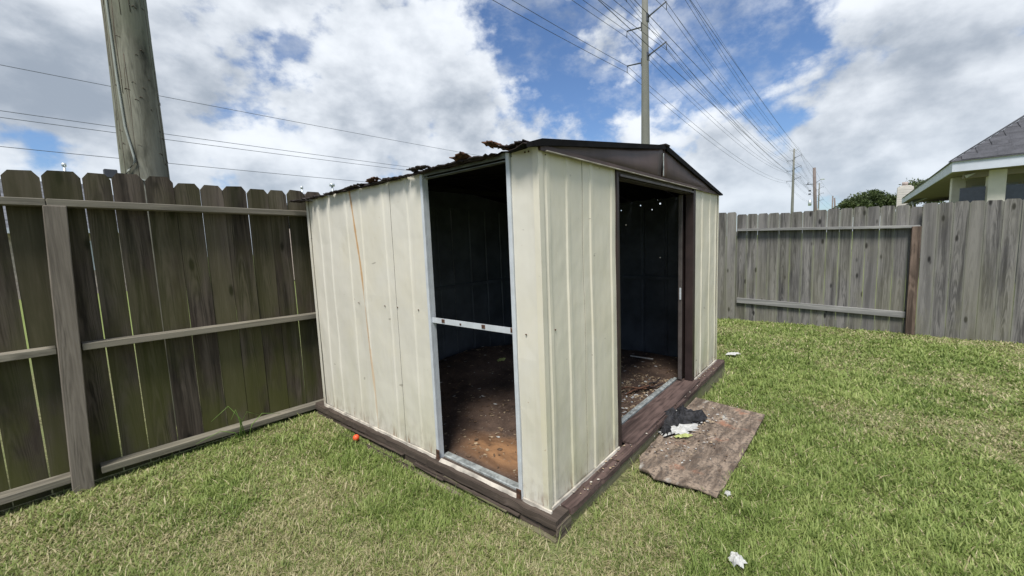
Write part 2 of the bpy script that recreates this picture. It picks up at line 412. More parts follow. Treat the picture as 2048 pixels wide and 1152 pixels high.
def tube(bm, pts, r, sides=8, r2=None):
    pts = [Vector(q) for q in pts]; rings = []
    for i, q in enumerate(pts):
        t = (pts[min(i+1, len(pts)-1)]-pts[max(i-1, 0)]).normalized()
        up = Vector((0, 0, 1)) if abs(t.z) < .9 else Vector((1, 0, 0))
        a = t.cross(up).normalized(); b = t.cross(a).normalized()
        rr = r if r2 is None else r+(r2-r)*i/(len(pts)-1)
        rings.append([bm.verts.new(q+a*rr*math.cos(2*math.pi*k/sides)+b*rr*math.sin(2*math.pi*k/sides)) for k in range(sides)])
    for r0, r1 in zip(rings, rings[1:]):
        for k in range(sides): bm.faces.new((r0[k], r0[(k+1) % sides], r1[(k+1) % sides], r1[k]))
    bm.faces.new(rings[0]); bm.faces.new(rings[-1][::-1])
    bmesh.ops.recalc_face_normals(bm, faces=bm.faces)
def tubeobj(name, pts, r, mat, parent=None, sides=8, r2=None, loc=None):
    bm = bmesh.new(); tube(bm, pts, r, sides, r2); return obj(name, bm, mat, parent, loc, smooth=True)

# ------------------------------------------------------------------ terrain
def gz(x, y):
    r = .05 - .028*max(0., min(x, 12.)-2.)
    if 1.2 < x < 4.7 and .6 < y < 3.5: r -= .018*max(0, 1-abs(y-.98)/.35)
    return r + .012*mn.noise(Vector((x*.9, y*.9, 3.1)))
def gz_np(x, y):
    return np.array([gz(a, b) for a, b in zip(x, y)])
def build_ground():
    xs = np.concatenate([np.linspace(-900, -12, 10), np.arange(-10, 14.01, .4), np.linspace(17, 1600, 14)])
    ys = np.concatenate([np.linspace(-900, -12, 10), np.arange(-10, 10.01, .4), np.linspace(13, 1500, 14)])
    V = []; Fc = []
    for y in ys:
        for x in xs: V.append((x, y, gz(x, y)))
    nx = len(xs)
    for j in range(len(ys)-1):
        for i in range(nx-1): a = j*nx+i; Fc.append((a, a+1, a+1+nx, a+nx))
    me = bpy.data.meshes.new('lawn_ground'); me.from_pydata(V, [], Fc); me.polygons.foreach_set('use_smooth', [True]*len(Fc))
    o = link('lawn_ground', me, None, None, 'ground'); tag(o, kind='structure')
build_ground()

# ------------------------------------------------------------------ the shed's timber platform
X0, Y0, X1, Y1 = 1.439, 1.055, 4.355, 3.28
ZP = .135
plat = thing('timber_platform', (X0, Y0, 0), 'rotting dark timber base under the cream metal shed', 'platform')
# left side: stacked rotten boards running back to the fence
rough_bar('side_timber', 'Y', .985, 3.40, 1.390, 1.50, .095, .136, 'rot', plat, 26, .006, .014)
rough_bar('side_timber', 'Y', .99, 3.36, 1.398, 1.50, .055, .093, 'rot', plat, 26, .006, .02)
rough_bar('side_timber', 'Y', .978, 3.30, 1.378, 1.50, -.06, .053, 'rot_y', plat, 22, .005, .008)
# split boards fallen against the side
o = rough_bar('split_board', 'Y', 1.95, 2.83, 1.352, 1.382, -.03, .060, 'rot', plat, 14, .007, .02); o.rotation_euler = (rad(1.0), rad(-16), rad(2.0))
o = rough_bar('split_board', 'Y', 1.35, 2.35, 1.358, 1.380, -.03, .052, 'rot_y', plat, 14, .005, .012); o.rotation_euler = (rad(-.6), rad(-8), rad(-.8))
for q in range(4):
    ya = 1.0+2.0*random.random(); L = random.uniform(.25, .8); zz = random.uniform(.02, .125)
    o = rough_bar('splinter', 'Y', ya, ya+L, 1.368+random.uniform(-.004, .012), 1.39, zz, zz+random.uniform(.004, .009), random.choice(('rot', 'rot_y', 'rot', 'rot')), plat, 5, .003, .006)
    o.rotation_euler = (rad(random.uniform(-1.5, 1.5)), 0, rad(random.uniform(-1, 1)))
# front edge
rough_bar('front_timber', 'X', 1.51, 4.43, .984, 1.20, -.10, .106, 'moss_x', plat, 24, .003, .004)
xs_ = [1.508, 2.02, 2.60, 3.17, 3.78, 4.42]
for a, b in zip(xs_, xs_[1:]):
    j = random.uniform(-.006, .006)
    rough_bar('deck_board', 'X', a+.004, b-.004, .974+j*.5, 1.046, .108, .137+j*.3, 'painted', plat, 12, .0035, .014)
rough_bar('corner_board', 'X', 1.390, 1.504, .974, .984, -.02, .112, 'rot_x', plat, 4, .003)
rough_bar('threshold_board', 'X', 2.24, 3.60, .995, 1.16, .138, .150, 'painted', plat, 12, .002, .004)
bbox('track_rail', 2.20, 3.56, 1.168, 1.196, .13, .158, 'alu', plat, .002)
bbox('track_rail', 2.20, 3.54, 1.204, 1.214, .13, .150, 'alu', plat, .001)
# dirt covered floor
def floor_z(x, y):
    z = .118 + .016*mn.noise(Vector((x*4, y*4, 0))) + .008*mn.noise(Vector((x*14, y*14, 5)))
    z += .16*math.exp(-((x-2.9)**2/.5+(y-3.05)**2/.12)) + .05*math.exp(-((x-2.2)**2/.2+(y-2.4)**2/.2))
    return z
bm = bmesh.new(); nx, ny = 60, 44; G = {}
for i in range(nx+1):
    for j in range(ny+1):
        x = X0+.012+(X1-X0-.024)*i/nx; y = 1.215+(Y1-1.225)*j/ny
        G[i, j] = bm.verts.new((x, y, floor_z(x, y)))
for i in range(nx):
    for j in range(ny): bm.faces.new((G[i, j], G[i+1, j], G[i+1, j+1], G[i, j+1]))
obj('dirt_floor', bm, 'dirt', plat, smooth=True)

# ------------------------------------------------------------------ the shed
shed = thing('metal_shed', (X0, Y0, ZP), 'cream ribbed metal garden shed with a missing side panel and rusted brown roof', 'shed')
ZT = 1.785
def ribbed(name, axis, s0, s1, fixed, out, z0, z1, ribs, mats, parent, zt=None, holes=(), rw=.019, rd=.0062, wob=.0026, nz=14):
    """sheet along axis from s0 to s1 on plane 'fixed', ribs project by rd towards out (+-1)"""
    prof = [(s0, 0.)]
    for r in ribs: prof += [(r-rw, 0.), (r-rw*.55, rd), (r+rw*.55, rd), (r+rw, 0.)]
    prof += [(s1, 0.)]
    full = [prof[0]]                                   # extra points in wide flats
    for a, b in zip(prof, prof[1:]):
        n = max(1, int((b[0]-a[0])/.09))
        for k in range(1, n+1): full.append((a[0]+(b[0]-a[0])*k/n, a[1]+(b[1]-a[1])*k/n))
    zs = [z0+(z1-z0)*k/nz for k in range(nz+1)]
    for (hs, hz, hr) in holes: zs += [hz-hr, hz+hr]; full += [(hs-hr, 0.), (hs+hr, 0.)]
    zs = sorted(set(zs)); full.sort()
    bm = bmesh.new(); g = []
    for s, dd_ in full:
        colv = []
        for z in zs:
            w = wob*mn.noise(Vector((s*5, z*3.1, fixed*7)))*2
            top = zt(s) if zt else z1
            zz = z0+(z-z0)*(top-z0)/(z1-z0)
            q = fixed+out*(dd_+w)
            colv.append(bm.verts.new((s, q, zz) if axis == 'X' else (q, s, zz)))
        g.append(colv)
    for i in range(len(full)-1):
        for j in range(len(zs)-1):
            sm, zm = (full[i][0]+full[i+1][0])/2, (zs[j]+zs[j+1])/2
            if any(abs(sm-h[0]) < h[2] and abs(zm-h[1]) < h[2] for h in holes): continue
            q = (g[i][j], g[i+1][j], g[i+1][j+1], g[i][j+1])
            bm.faces.new(q)
    bm.normal_update()
    f0 = bm.faces[:][0] if hasattr(bm.faces, '__getitem__') and not bm.faces.ensure_lookup_table() else None
    nrm = f0.normal; want = Vector((0, out, 0)) if axis == 'X' else Vector((out, 0, 0))
    if nrm.dot(want) < 0: bmesh.ops.reverse_faces(bm, faces=bm.faces)
    o = obj(name, bm, mats, parent)
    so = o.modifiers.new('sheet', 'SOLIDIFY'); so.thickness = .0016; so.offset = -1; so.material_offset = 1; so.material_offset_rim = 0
    return o
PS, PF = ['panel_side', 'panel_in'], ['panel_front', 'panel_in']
zb_ = ZP+.012
# left side wall: three sheets, then the hole, then a narrow sheet by the corner
ribbed('wall_panel', 'Y', 2.61, 3.272, X0, -1, zb_, ZT, [2.705, 2.97, 3.12], PS, shed)
ribbed('wall_panel', 'Y', 2.17, 2.607, X0-.002, -1, zb_, ZT, [2.52, 2.25], PS, shed)
ribbed('wall_panel', 'Y', 1.858, 2.168, X0, -1, zb_, ZT+.004, [2.01], PS, shed)
ribbed('wall_panel', 'Y', 1.084, 1.205, X0, -1, zb_-.01, ZT+.01, [], PS, shed)
# front wall
ribbed('wall_panel', 'X', 1.462, 1.80, Y0, -1, zb_-.008, ZT, [1.50, 1.665], PF, shed)
ribbed('wall_panel', 'X', 1.802, 2.160, Y0-.002, -1, zb_-.004, ZT, [1.885, 2.115], PF, shed)
ribbed('wall_panel', 'X', 3.615, 4.335, Y0, -1, zb_, ZT, [3.84, 4.09, 4.29], PF, shed)
# far walls, seen from inside
ribbed('wall_panel', 'X', X0+.01, 2.9, Y1, 1, ZP-.05, ZT, [1.7, 1.95, 2.2, 2.45, 2.7], PS, shed, holes=[(2.866, 1.347, .006), (2.3, 1.55, .006)])
ribbed('wall_panel', 'X', 2.902, X1-.01, Y1, 1, ZP-.05, ZT, [3.15, 3.4, 3.65, 3.9, 4.15], PS, shed, holes=[(3.724, .993, .006)])
ribbed('wall_panel', 'Y', 1.07, 2.1, X1, 1, ZP-.05, ZT, [1.3, 1.55, 1.80], PS, shed, holes=[(1.393, 1.750, .007), (1.613, 1.745, .008), (1.995, 1.545, .007), (1.825, 1.745, .006), (1.70, 1.69, .005), (1.613, 1.177, .005), (2.052, 1.71, .005)])
ribbed('wall_panel', 'Y', 2.102, 3.27, X1, 1, ZP-.05, ZT, [2.35, 2.6, 2.85, 3.1], PS, shed)
# corner trims
def corner(name, x, y, sx, sy, mat, z0=zb_-.01, z1=ZT+.008, w=.028):
    bm = bmesh.new()
    box(bm, min(x, x+sx*w), max(x, x+sx*w), min(y-.0035*sy, y), max(y-.0035*sy, y), z0, z1)
    box(bm, min(x-.0035*sx, x), max(x-.0035*sx, x), min(y-.0035*sy, y+sy*w), max(y-.0035*sy, y+sy*w), z0, z1)
    return obj(name, bm, mat, shed)
corner('corner_trim', X0-.006, Y0-.006, 1, 1, 'panel_front')
corner('corner_trim', X1+.006, Y0-.006, -1, 1, 'panel_front')
corner('corner_trim', X0-.006, Y1+.006, 1, -1, 'panel_side')
# galvanised uprights on both sides of the hole
def channel(name, ya, yb, mat, z0, z1, x=X0):
    bm = bmesh.new(); box(bm, x-.010, x+.004, ya, yb, z0, z1, .0015); box(bm, x+.005, x+.03, ya, ya+.004, z0, z1)
    return obj(name, bm, mat, shed)
channel('opening_upright', 1.836, 1.856, 'rail_paint', ZP-.004, ZT)
channel('opening_upright', 1.2065, 1.228, 'rail_paint', ZP-.01, ZT+.008)
for (y, z) in ((1.84, .152), (1.225, .14)):
    o = bbox('rust_patch', X0-.014, X0-.0105, y-.015, y+.016, z-.02, z+.045, 'rust', shed, .001)
# waist rail across the hole
bm = bmesh.new(); box(bm, X0+.004, X0+.008, 1.20, 1.85, .955, .985); box(bm, X0+.0085, X0+.035, 1.20, 1.85, .955, .959)
br = obj('brace_rail', bm, 'rail_paint', shed)
for y, s in ((1.43, .012), (1.235, .014), (1.74, .012), (1.6, .006)):
    bbox('rust_spot', X0+.0008, X0+.0034, y-s, y+s, .963, .963+s*1.6, 'rust', br, .0008)
# interior waist rails on the far walls
bbox('interior_rail', X0+.04, X1-.03, Y1-.03, Y1-.006, .94, .975, 'panel_in', shed)
bbox('interior_rail', X1-.03, X1-.006, 1.1, Y1-.04, .94, .975, 'panel_in', shed)
# bottom tracks: bent, peeling
def track(axis, a0, a1, b, mat, out=-1, w=.011, n=60, z=ZP-.002):
    bm = bmesh.new(); rows = []
    for i in range(n+1):
        a = a0+(a1-a0)*i/n
        ww = w*(1+.5*mn.noise(Vector((a*9, b, 0)))); dz = .003*mn.noise(Vector((a*7, b, 4))); bz = .003*mn.noise(Vector((a*11, b, 8)))
        pts = [(b+.004, z+.018+dz), (b+out*.004, z+.016+dz), (b+out*ww*.6, z+.004+bz), (b+out*ww, z-.003+bz*2), (b+out*ww, z-.008+bz), (b+.004, z-.004)]
        rows.append([bm.verts.new((a, q, s) if axis == 'X' else (q, a, s)) for q, s in pts])
    for r0, r1 in zip(rows, rows[1:]):
        for k in range(6): bm.faces.new((r0[k], r0[(k+1) % 6], r1[(k+1) % 6], r1[k]))
    bm.faces.new(rows[0]); bm.faces.new(rows[-1]); bmesh.ops.recalc_face_normals(bm, faces=bm.faces)
    return obj('bottom_track', bm, mat, shed)
track('Y', 1.86, 3.27, X0-.010, 'peel'); track('Y', 1.24, 1.82, X0-.008, 'peel', w=.02); track('Y', 1.03, 1.20, X0-.010, 'peel')
track('X', 1.45, 2.16, Y0-.010, 'peel'); track('X', 3.62, 4.34, Y0-.010, 'peel', w=.01)
bbox('inner_track', X0+.03, X0+.075, 1.21, 1.85, .132, .150, 'alu', shed, .004)
# top plate above the hole
bm = bmesh.new(); box(bm, X0-.002, X0+.004, 1.20, 1.86, ZT-.016, ZT+.008); box(bm, X0+.0045, X0+.04, 1.20, 1.86, ZT-.028, ZT-.024)
obj('top_plate', bm, 'alu_dark', shed)
# door opening: frame, header track, sliding leaf parked behind the right panel
bbox('door_jamb', 2.1625, 2.190, Y0-.012, Y0+.05, .146, ZT-.01, 'brown_jamb', shed, .002)
bbox('door_jamb', 3.555, 3.612, Y0-.014, Y0+.05, .146, ZT-.01, 'brown_jamb', shed, .002)
bm = bmesh.new(); box(bm, 2.192, 3.543, Y0-.006, Y0+.006, ZT-.030, ZT-.004); box(bm, 2.192, 3.543, Y0-.02, Y0-.0065, ZT-.048, ZT-.036); box(bm, 2.192, 3.543, Y0+.007, Y0+.06, ZT-.052, ZT-.046)
obj('header_track', bm, 'brown_track', shed)
ld = bbox('sliding_door', 3.525, 4.25, Y0+.07, Y0+.085, .165, ZT-.055, 'brown_jamb', shed)
bbox('door_edge', 3.505, 3.523, Y0+.062, Y0+.092, .165, ZT-.055, 'brown_track', ld, .002)
bbox('door_pull', 3.499, 3.5035, Y0+.066, Y0+.080, .86, .96, 'rail_paint', ld, .001)
# gable
XR, ZE, ZR = 2.875, 1.783, 1.988
def roofz(x, off=0.):
    return ZE+off+(ZR-ZE)*(1-abs(x-XR)/(XR-1.40 if x < XR else 4.40-XR))
def gable_half(xa, xb, seed):
    """sheet between the fascia and the roof, creased like the real one"""
    bm = bmesh.new(); n = 16; g = []
    for i in range(n+1):
        x = xa+(xb-xa)*i/n; zt = roofz(x, .002); zb2 = 1.772
        colv = []
        for k in range(7):
            u = k/6; z = zb2+(zt-zb2)*u
            y = 1.046-.016*math.sin(u**.7*math.pi)*min(1, (zt-zb2)/.12) + .010*mn.noise(Vector((x*3.3+seed, z*7, 0)))*min(1, (zt-zb2)/.08)
            y -= .010*max(0, (u-.70)/.30)
            colv.append(bm.verts.new((x, y, z)))
        g.append(colv)
    for i in range(n):
        for k in range(6): bm.faces.new((g[i][k], g[i+1][k], g[i+1][k+1], g[i][k+1]))
    bmesh.ops.recalc_face_normals(bm, faces=bm.faces)
    o = obj('gable_panel', bm, 'brown', shed, smooth=True); so = o.modifiers.new('sheet', 'SOLIDIFY'); so.thickness = .002; so.offset = 1
gable_half(1.43, 2.826, 0); gable_half(2.835, 4.36, 9)
bbox('gable_seam', 2.827, 2.834, 1.022, 1.028, 1.798, 1.950, 'alu', shed, .001)
bm = bmesh.new()
for i in range(24):
    xa, xb = 1.43+2.93*i/24, 1.43+2.93*(i+1)/24
    j0 = .002*mn.noise(Vector((xa*5, 0, 0))); 
    box(bm, xa, xb-.0001, 1.0315+j0*.3, 1.040+j0*.3, 1.768, 1.792)
obj('gable_fascia', bm, 'brown', shed)
bbox('gable_lip', 1.46, 3.60, 1.0185, 1.0305, 1.766, 1.770, 'peel', shed)
# roof sheets: five down each slope, the left ones eaten away at the eave
ye = [1.032, 1.44, 1.92, 2.40, 2.88, 3.36]
for side in (0, 1):
    for k in range(5):
        bm = bmesh.new(); ya, yb = ye[k]+.001, ye[k+1]-.001; n = 10; g = []
        ew = XR-1.365 if side == 0 else 4.395-XR
        for i in range(n+1):
            y = ya+(yb-ya)*i/n
            rag = 0.
            if side == 0: rag = (.05+.05*mn.noise(Vector((y*9, 2, 0)))) if k > 0 else (.05 if i > 3 else 0.)
            row = []
            for q in range(9):
                u = q/8; dx = u*(ew-rag)
                x = XR-dx if side == 0 else XR+dx
                rib = .012 if i in (1, 5, 9) else 0.
                z = roofz(XR+(dx if side else -dx), .004)+rib + (.008*mn.noise(Vector((x*6, y*9, 3))) if side == 0 and u > .8 else 0)
                row.append(bm.verts.new((x, y, z)))
            g.append(row)
        for i in range(n):
            for q in range(8): bm.faces.new((g[i][q], g[i+1][q], g[i+1][q+1], g[i][q+1]))
        bm.normal_update()
        if sum(f.normal.z for f in bm.faces) < 0: bmesh.ops.reverse_faces(bm, faces=bm.faces)
        o = obj('roof_panel', bm, ['rustdark', 'roofblack'], shed); so = o.modifiers.new('sheet', 'SOLIDIFY'); so.thickness = .003; so.offset = -1; so.material_offset = 1; so.material_offset_rim = 0  # underside near-black: the interior shade is put into its colour
def slab(name, pts, mat, th, parent, n=Vector((0, -1, 0))):
    bm = bmesh.new(); f = [bm.verts.new(q) for q in pts]; b = [bm.verts.new(Vector(q)-n*th) for q in pts]
    bm.faces.new(f); bm.faces.new(b[::-1])
    for i in range(len(f)): bm.faces.new((f[i], b[i], b[(i+1) % len(f)], f[(i+1) % len(f)]))
    bmesh.ops.recalc_face_normals(bm, faces=bm.faces); return obj(name, bm, mat, parent)
YF = 1.020
slab('roof_trim', [(1.36, YF, 1.772), (1.36, YF, 1.792), (1.43, YF, 1.814), (2.87, YF, 2.008), (2.87, YF, 1.982), (1.50, YF, 1.795)], 'roofblack', .03, shed)
slab('roof_trim', [(4.40, YF, 1.770), (4.40, YF, 1.782), (2.885, YF, 2.010), (2.885, YF, 1.972), (4.25, YF, 1.776)], 'roofblack', .03, shed)
bbox('ridge_cap', 2.84, 2.92, YF-.010, 3.37, 2.002, 2.014, 'rustdark', shed, .004)
bm = bmesh.new(); f_ = [bm.verts.new(q) for q in ((X0+.01, Y1-.002, 1.76), (X1-.01, Y1-.002, 1.76), (X1-.01, Y1-.002, roofz(X1-.01, .002)), (XR, Y1-.002, ZR+.002), (X0+.01, Y1-.002, roofz(X0+.01, .002)))]; bm.faces.new(f_)
o = obj('rear_gable', bm, ['panel_in', 'panel_in'], shed); so = o.modifiers.new('sheet', 'SOLIDIFY'); so.thickness = .003
bbox('eave_light_stop', X1-.012, X1-.004, 1.08, 1.375, 1.765, 1.797, 'panel_in', shed); bbox('eave_light_stop', X1-.012, X1-.004, 1.41, 1.59, 1.765, 1.797, 'panel_in', shed); bbox('eave_light_stop', X1-.012, X1-.004, 1.64, Y1-.01, 1.765, 1.797, 'panel_in', shed)  # strips added to close the eave gap and keep light out
bbox('eave_light_stop', X0+.006, X0+.012, 1.86, Y1-.01, 1.765, 1.782, 'panel_in', shed); bbox('eave_light_stop', X0+.006, X0+.012, 1.07, 1.21, 1.765, 1.782, 'panel_in', shed)  # same added light stops along the left wall head
bbox('roof_beam', X0+.05, X1-.05, 2.15, 2.19, 1.755, 1.782, 'roofblack', shed)  # beam coloured near-black too, shade under the roof painted in
# curled rusty remains of the eave
def flap(y, z, ln, wd_, tilt, curl, seed, roll=0.):
    z -= .015; ln *= .85; wd_ *= .8; bm = bmesh.new(); n, k = 12, 5; g = []; rs = random.Random(seed)
    for i in range(n+1):
        u = i/n; row = []
        for j in range(k+1):
            v = j/k-.5
            a = -wd_*.5+wd_*v*1.0 + rs.uniform(-.008, .008)
            yy = y+ln*(u-.5)+(rs.uniform(-.01, .01) if j in (0, k) else 0)
            zz = z+math.sin(rad(tilt*.4))*(.5-u)*ln*1.0 + curl*math.sin(u*math.pi)*.3 + rs.uniform(-.005, .005) - roll*.2*v
            row.append(bm.verts.new((X0-.01+a, yy, zz)))
        g.append(row)
    for i in range(n):
        for j in range(k):
            if rs.random() < .03 and i not in (0, n-1): continue
            bm.faces.new((g[i][j], g[i+1][j], g[i+1][j+1], g[i][j+1]))
    o = obj('rusty_flap', bm, ['rustdark' if seed % 3 else 'rust']*2, shed); so = o.modifiers.new('sheet', 'SOLIDIFY'); so.thickness = .005
flap(1.24, 1.825, .13, .10, -38, .035, 3, .05); flap(1.15, 1.818, .16, .07, 8, -.01, 2)
flap(1.47, 1.815, .09, .09, 34, .01, 6, .09); flap(1.62, 1.800, .36, .05, 0, .012, 4); flap(1.40, 1.800, .30, .05, 0, .006, 5)
flap(1.80, 1.812, .20, .08, -3, .018, 7); flap(2.05, 1.797, .24, .05, 0, .01, 8)
flap(2.27, 1.815, .12, .07, 22, .006, 9, .05); flap(2.13, 1.802, .10, .05, 0, .012, 19)
flap(2.50, 1.802, .28, .06, 2, .012, 10); flap(2.78, 1.797, .30, .05, 0, .008, 11); flap(3.05, 1.793, .26, .06, 0, .012, 13)
flap(3.28, 1.785, .22, .12, -4, .01, 14)
flap(2.40, 1.795, .9, .03, 0, .002, 16); flap(1.6, 1.797, .8, .03, 0, .002, 17)
# screws
for (y, z) in ((1.15, .965), (1.12, 1.775), (1.95, 1.02), (2.16, 1.02), (2.3, 1.02), (2.62, 1.02), (1.10, 1.775)):
    bm = bmesh.new(); bmesh.ops.create_icosphere(bm, subdivisions=1, radius=.0045, matrix=Matrix.Translation((X0-.004, y, z))); obj('screw_head', bm, 'rust', shed)
for (x, z) in ((1.53, .98), (1.49, 1.76), (3.70, .30), (1.9, .5)):
    bm = bmesh.new(); bmesh.ops.create_icosphere(bm, subdivisions=1, radius=.0045, matrix=Matrix.Translation((x, Y0-.004, z))); obj('screw_head', bm, 'rust', shed)

# ------------------------------------------------------------------ fences
def board(w, z0, z1, th, ear, mat, name, parent, along, pos, plane, tilt=0., side=1):
    """picket centred at pos along axis; plane = face coordinate, thickness goes towards side"""
    bm = bmesh.new(); n = 7; L = []; hw = w/2
    ph = random.uniform(0, 100)
    for i in range(n):
        z = (z1-ear-z0)*i/(n-1)
        wl = .0022*mn.noise(Vector((ph, z*2, 0))); wr = .0022*mn.noise(Vector((ph+9, z*2, 0)))
        L.append((-hw+wl, z, hw+wr))
    top = z1-z0; t2 = random.uniform(-.003, .003)
    outline = [(a, z) for a, z, b in L]+[(-hw+ear*.75, top+t2), (hw-ear*.75, top-t2)]+[(b, z) for a, z, b in reversed(L)]
    bow = random.uniform(-.006, .006)
    def yy(z): return bow*math.sin(min(1, z/top)*math.pi)
    fr = [bm.verts.new((a, yy(z), z)) for a, z in outline]; bk = [bm.verts.new((a, th+yy(z), z)) for a, z in outline]
    N = len(outline)
    for i in range(n-1):     # quads up the board
        a, b, c, d2 = i, N-1-i, N-2-i, i+1
        bm.faces.new((fr[a], fr[b], fr[c], fr[d2])); bm.faces.new((bk[a], bk[d2], bk[c], bk[b]))
    i = n-1
    bm.faces.new((fr[i], fr[N-1-i], fr[N-2-i], fr[i+1])); bm.faces.new((bk[i], bk[i+1], bk[N-2-i], bk[N-1-i]))
    for i in range(N): bm.faces.new((fr[i], fr[(i+1) % N], bk[(i+1) % N], bk[i]))
    bmesh.ops.recalc_face_normals(bm, faces=bm.faces)
    me = bpy.data.meshes.new(name); bm.to_mesh(me); bm.free()
    o = link(name, me, parent, (pos, plane, z0) if along == 'X' else (plane, pos, z0), mat)
    if along == 'X': o.rotation_euler = (0, rad(tilt), 0)
    else: o.rotation_euler = (rad(tilt), 0, rad(-90))
    return o
YL = 3.49
fl = thing('wooden_fence', (0, YL, .05), 'dark mossy wooden fence behind the shed at the left, rails and post showing', 'fence')
edges = [-.31, -.205, -.06, .083, .242, .3725, .5225, .6665, .810, .947, 1.094, 1.237, 1.374, 1.516, 1.66]
x = edges[0]
while x > -4.2: x -= .147; edges.insert(0, x)
x = edges[-1]
while x < 7.85: x += .146; edges.append(x)
for a, b in zip(edges, edges[1:]):
    gp = random.choice((.006, .007, .009, .012)) if a < .4 else random.choice((.003, .004, .006))
    zt = 1.885+random.uniform(-.014, .014) + (.015 if a < .6 else -.015)
    board(b-a-gp, .055, zt, .016, .034, 'fence_left', 'picket', fl, 'X', (a+b)/2, YL, random.uniform(-.12, .12))
xl = lambda x, a, b: a+(b-a)*(x+.07)/1.6
for (xa, xb) in ((-4.2, -2.33), (-2.22, .042), (.142, 2.55), (2.65, 5.1), (5.2, 7.9)):
    for zl, zr in ((.872, .835), (.118, .078)):
        za = xl(max(-1, xa), zl, zr); zb2 = xl(min(xb, 3), zl, zr)
        bm = bmesh.new(); box(bm, xa, xb, YL-.092, YL-.003, 0, .040, .003)
        for v in bm.verts: v.co.z += za+(zb2-za)*(v.co.x-xa)/(xb-xa)
        obj('rail', bm, 'rail_left', fl)
for (xa, xb) in ((-4.2, -2.27), (-2.26, .088), (.091, 2.60), (2.605, 5.15), (5.155, 7.9)):
    za, zb2 = xl(max(-1, xa), 1.692, 1.672), xl(min(xb, 3), 1.692, 1.672)
    bm = bmesh.new(); box(bm, xa, xb, YL-.094, YL-.002, 0, .040, .003)
    for v in bm.verts: v.co.z += za+(zb2-za)*(v.co.x-xa)/(xb-xa)
    obj('rail', bm, 'rail_left', fl)
for px_ in (-2.275, .092, 2.60, 5.15):
    bm = bmesh.new(); box(bm, -.045, .045, -.045, .045, 0, 1.68-.0, .004)
    for v in bm.verts: v.co.x += px_+(-.034+.060*v.co.z/1.65); v.co.y += YL-.062; v.co.z += .012
    obj('post', bm, 'post_left', fl)

# right fence: centre bay shows its rails to us, the bays beside it show their pickets
XR2 = 8.0
fr_ = thing('wooden_fence', (XR2, 0, -.12), 'grey weathered wooden fence along the right side of the lawn', 'fence')
Sx = [(78,1.785),(122,0),(125,1.79),(168,0),(172,1.74),(216,0),(219,1.73),(265,0),(268,1.724),(313,0),(316,1.722),(363,0),(368,1.717),(414,0),(420,1.719),(470,0),(475,1.713),(526,0),(530,1.72),(583,0),(588,1.727),(643,0),(647,1.725),(705,0),(708,1.724),(768,0),(770,1.72),(830,0),(833,1.716),(895,0),(903,1.714),(960,0),(970,1.68),(1027,0)]
def ypix(zx, X):
    dv = ray(1400+zx/2.304, 420); return dv[1]*X/dv[0]
for i in range(0, len(Sx), 2):
    X = 7.93 if i < 4 else 8.0
    ya, yb = ypix(Sx[i][0], X), ypix(Sx[i+1][0], X)
    if i+2 < len(Sx) and i != 2: yb = ypix(Sx[i+2][0], X)+.0035
    zb2 = gz(X, ya)-.02
    board(abs(ya-yb), zb2, 1.38+(Sx[i][1]-1.38)*X/8.0+random.uniform(-.006, .006), .016, .026, 'fence_right', 'picket', fr_, 'Y', (ya+yb)/2, X, random.uniform(-.15, .15))
y = ypix(1030, 7.90); k = 0
for w in (.140, .139, .133, .135, .146, .142, .139, .141, .14, .14, .14, .14, .14, .14):
    board(w+.001, gz(7.9, y)-.02, 1.712-.012*k*.3+random.uniform(-.006, .006), .016, .026, 'fence_right', 'picket', fr_, 'Y', y-w/2, 7.905, random.uniform(-.1, .1)); y -= w+.004; k += 1
y = ypix(78, 7.93)
for q in range(12):
    board(.138, gz(7.9, y)-.02, 1.785+random.uniform(-.01, .01), .016, .026, 'fence_right', 'picket', fr_, 'Y', y+.071, 7.93, 0); y += .144
for (za, zb2, h) in ((1.452, 1.382, .040), (.20, .112, .088)):
    bm = bmesh.new(); ya, yb = 1.60, -.640 if h < .05 else -.552
    box(bm, 7.912 if h < .05 else 7.955, 7.998, yb, ya, 0, h, .003)
    for v in bm.verts: v.co.z += za+(zb2-za)*(ya-v.co.y)/(ya+.60)
    obj('rail', bm, 'rail_right', fr_)
bbox('post', 7.895, 7.985, -.652, -.556, gz(8, -.6)-.05, 1.425-.02, 'post_right', fr_, .004)
bbox('post', 7.948, 8.03, 1.63, 1.72, gz(8, 1.6)-.05, 1.45, 'fence_right', fr_, .004)

# ------------------------------------------------------------------ near utility pole
pole = thing('utility_pole', (.645, 4.25, 0), 'thick greenish treated wooden utility pole just behind the left fence', 'utility pole')
bm = bmesh.new(); rings = []; ns = 26
for i in range(60):
    z = -.2+10.2*i/59; r = .163-.0105*z
    rings.append([bm.verts.new((.645+.004*z+(r+.004*mn.noise(Vector((math.cos(a)*2, math.sin(a)*2, z*1.2))))*math.cos(a), 4.25+(r+.004*mn.noise(Vector((math.cos(a)*2, math.sin(a)*2, z*1.2+7))))*math.sin(a), z)) for a in [2*math.pi*k/ns for k in range(ns)]])
for r0, r1 in zip(rings, rings[1:]):
    for k in range(ns): bm.faces.new((r0[k], r0[(k+1) % ns], r1[(k+1) % ns], r1[k]))
bm.faces.new(rings[-1])
shaft = obj('shaft', bm, 'pole', pole, smooth=True)
def onpole(ang, z, d_=0.): 
    r = .163-.0105*z+d_; a = rad(ang); return (.645+.004*z+r*math.cos(a), 4.25+r*math.sin(a), z)
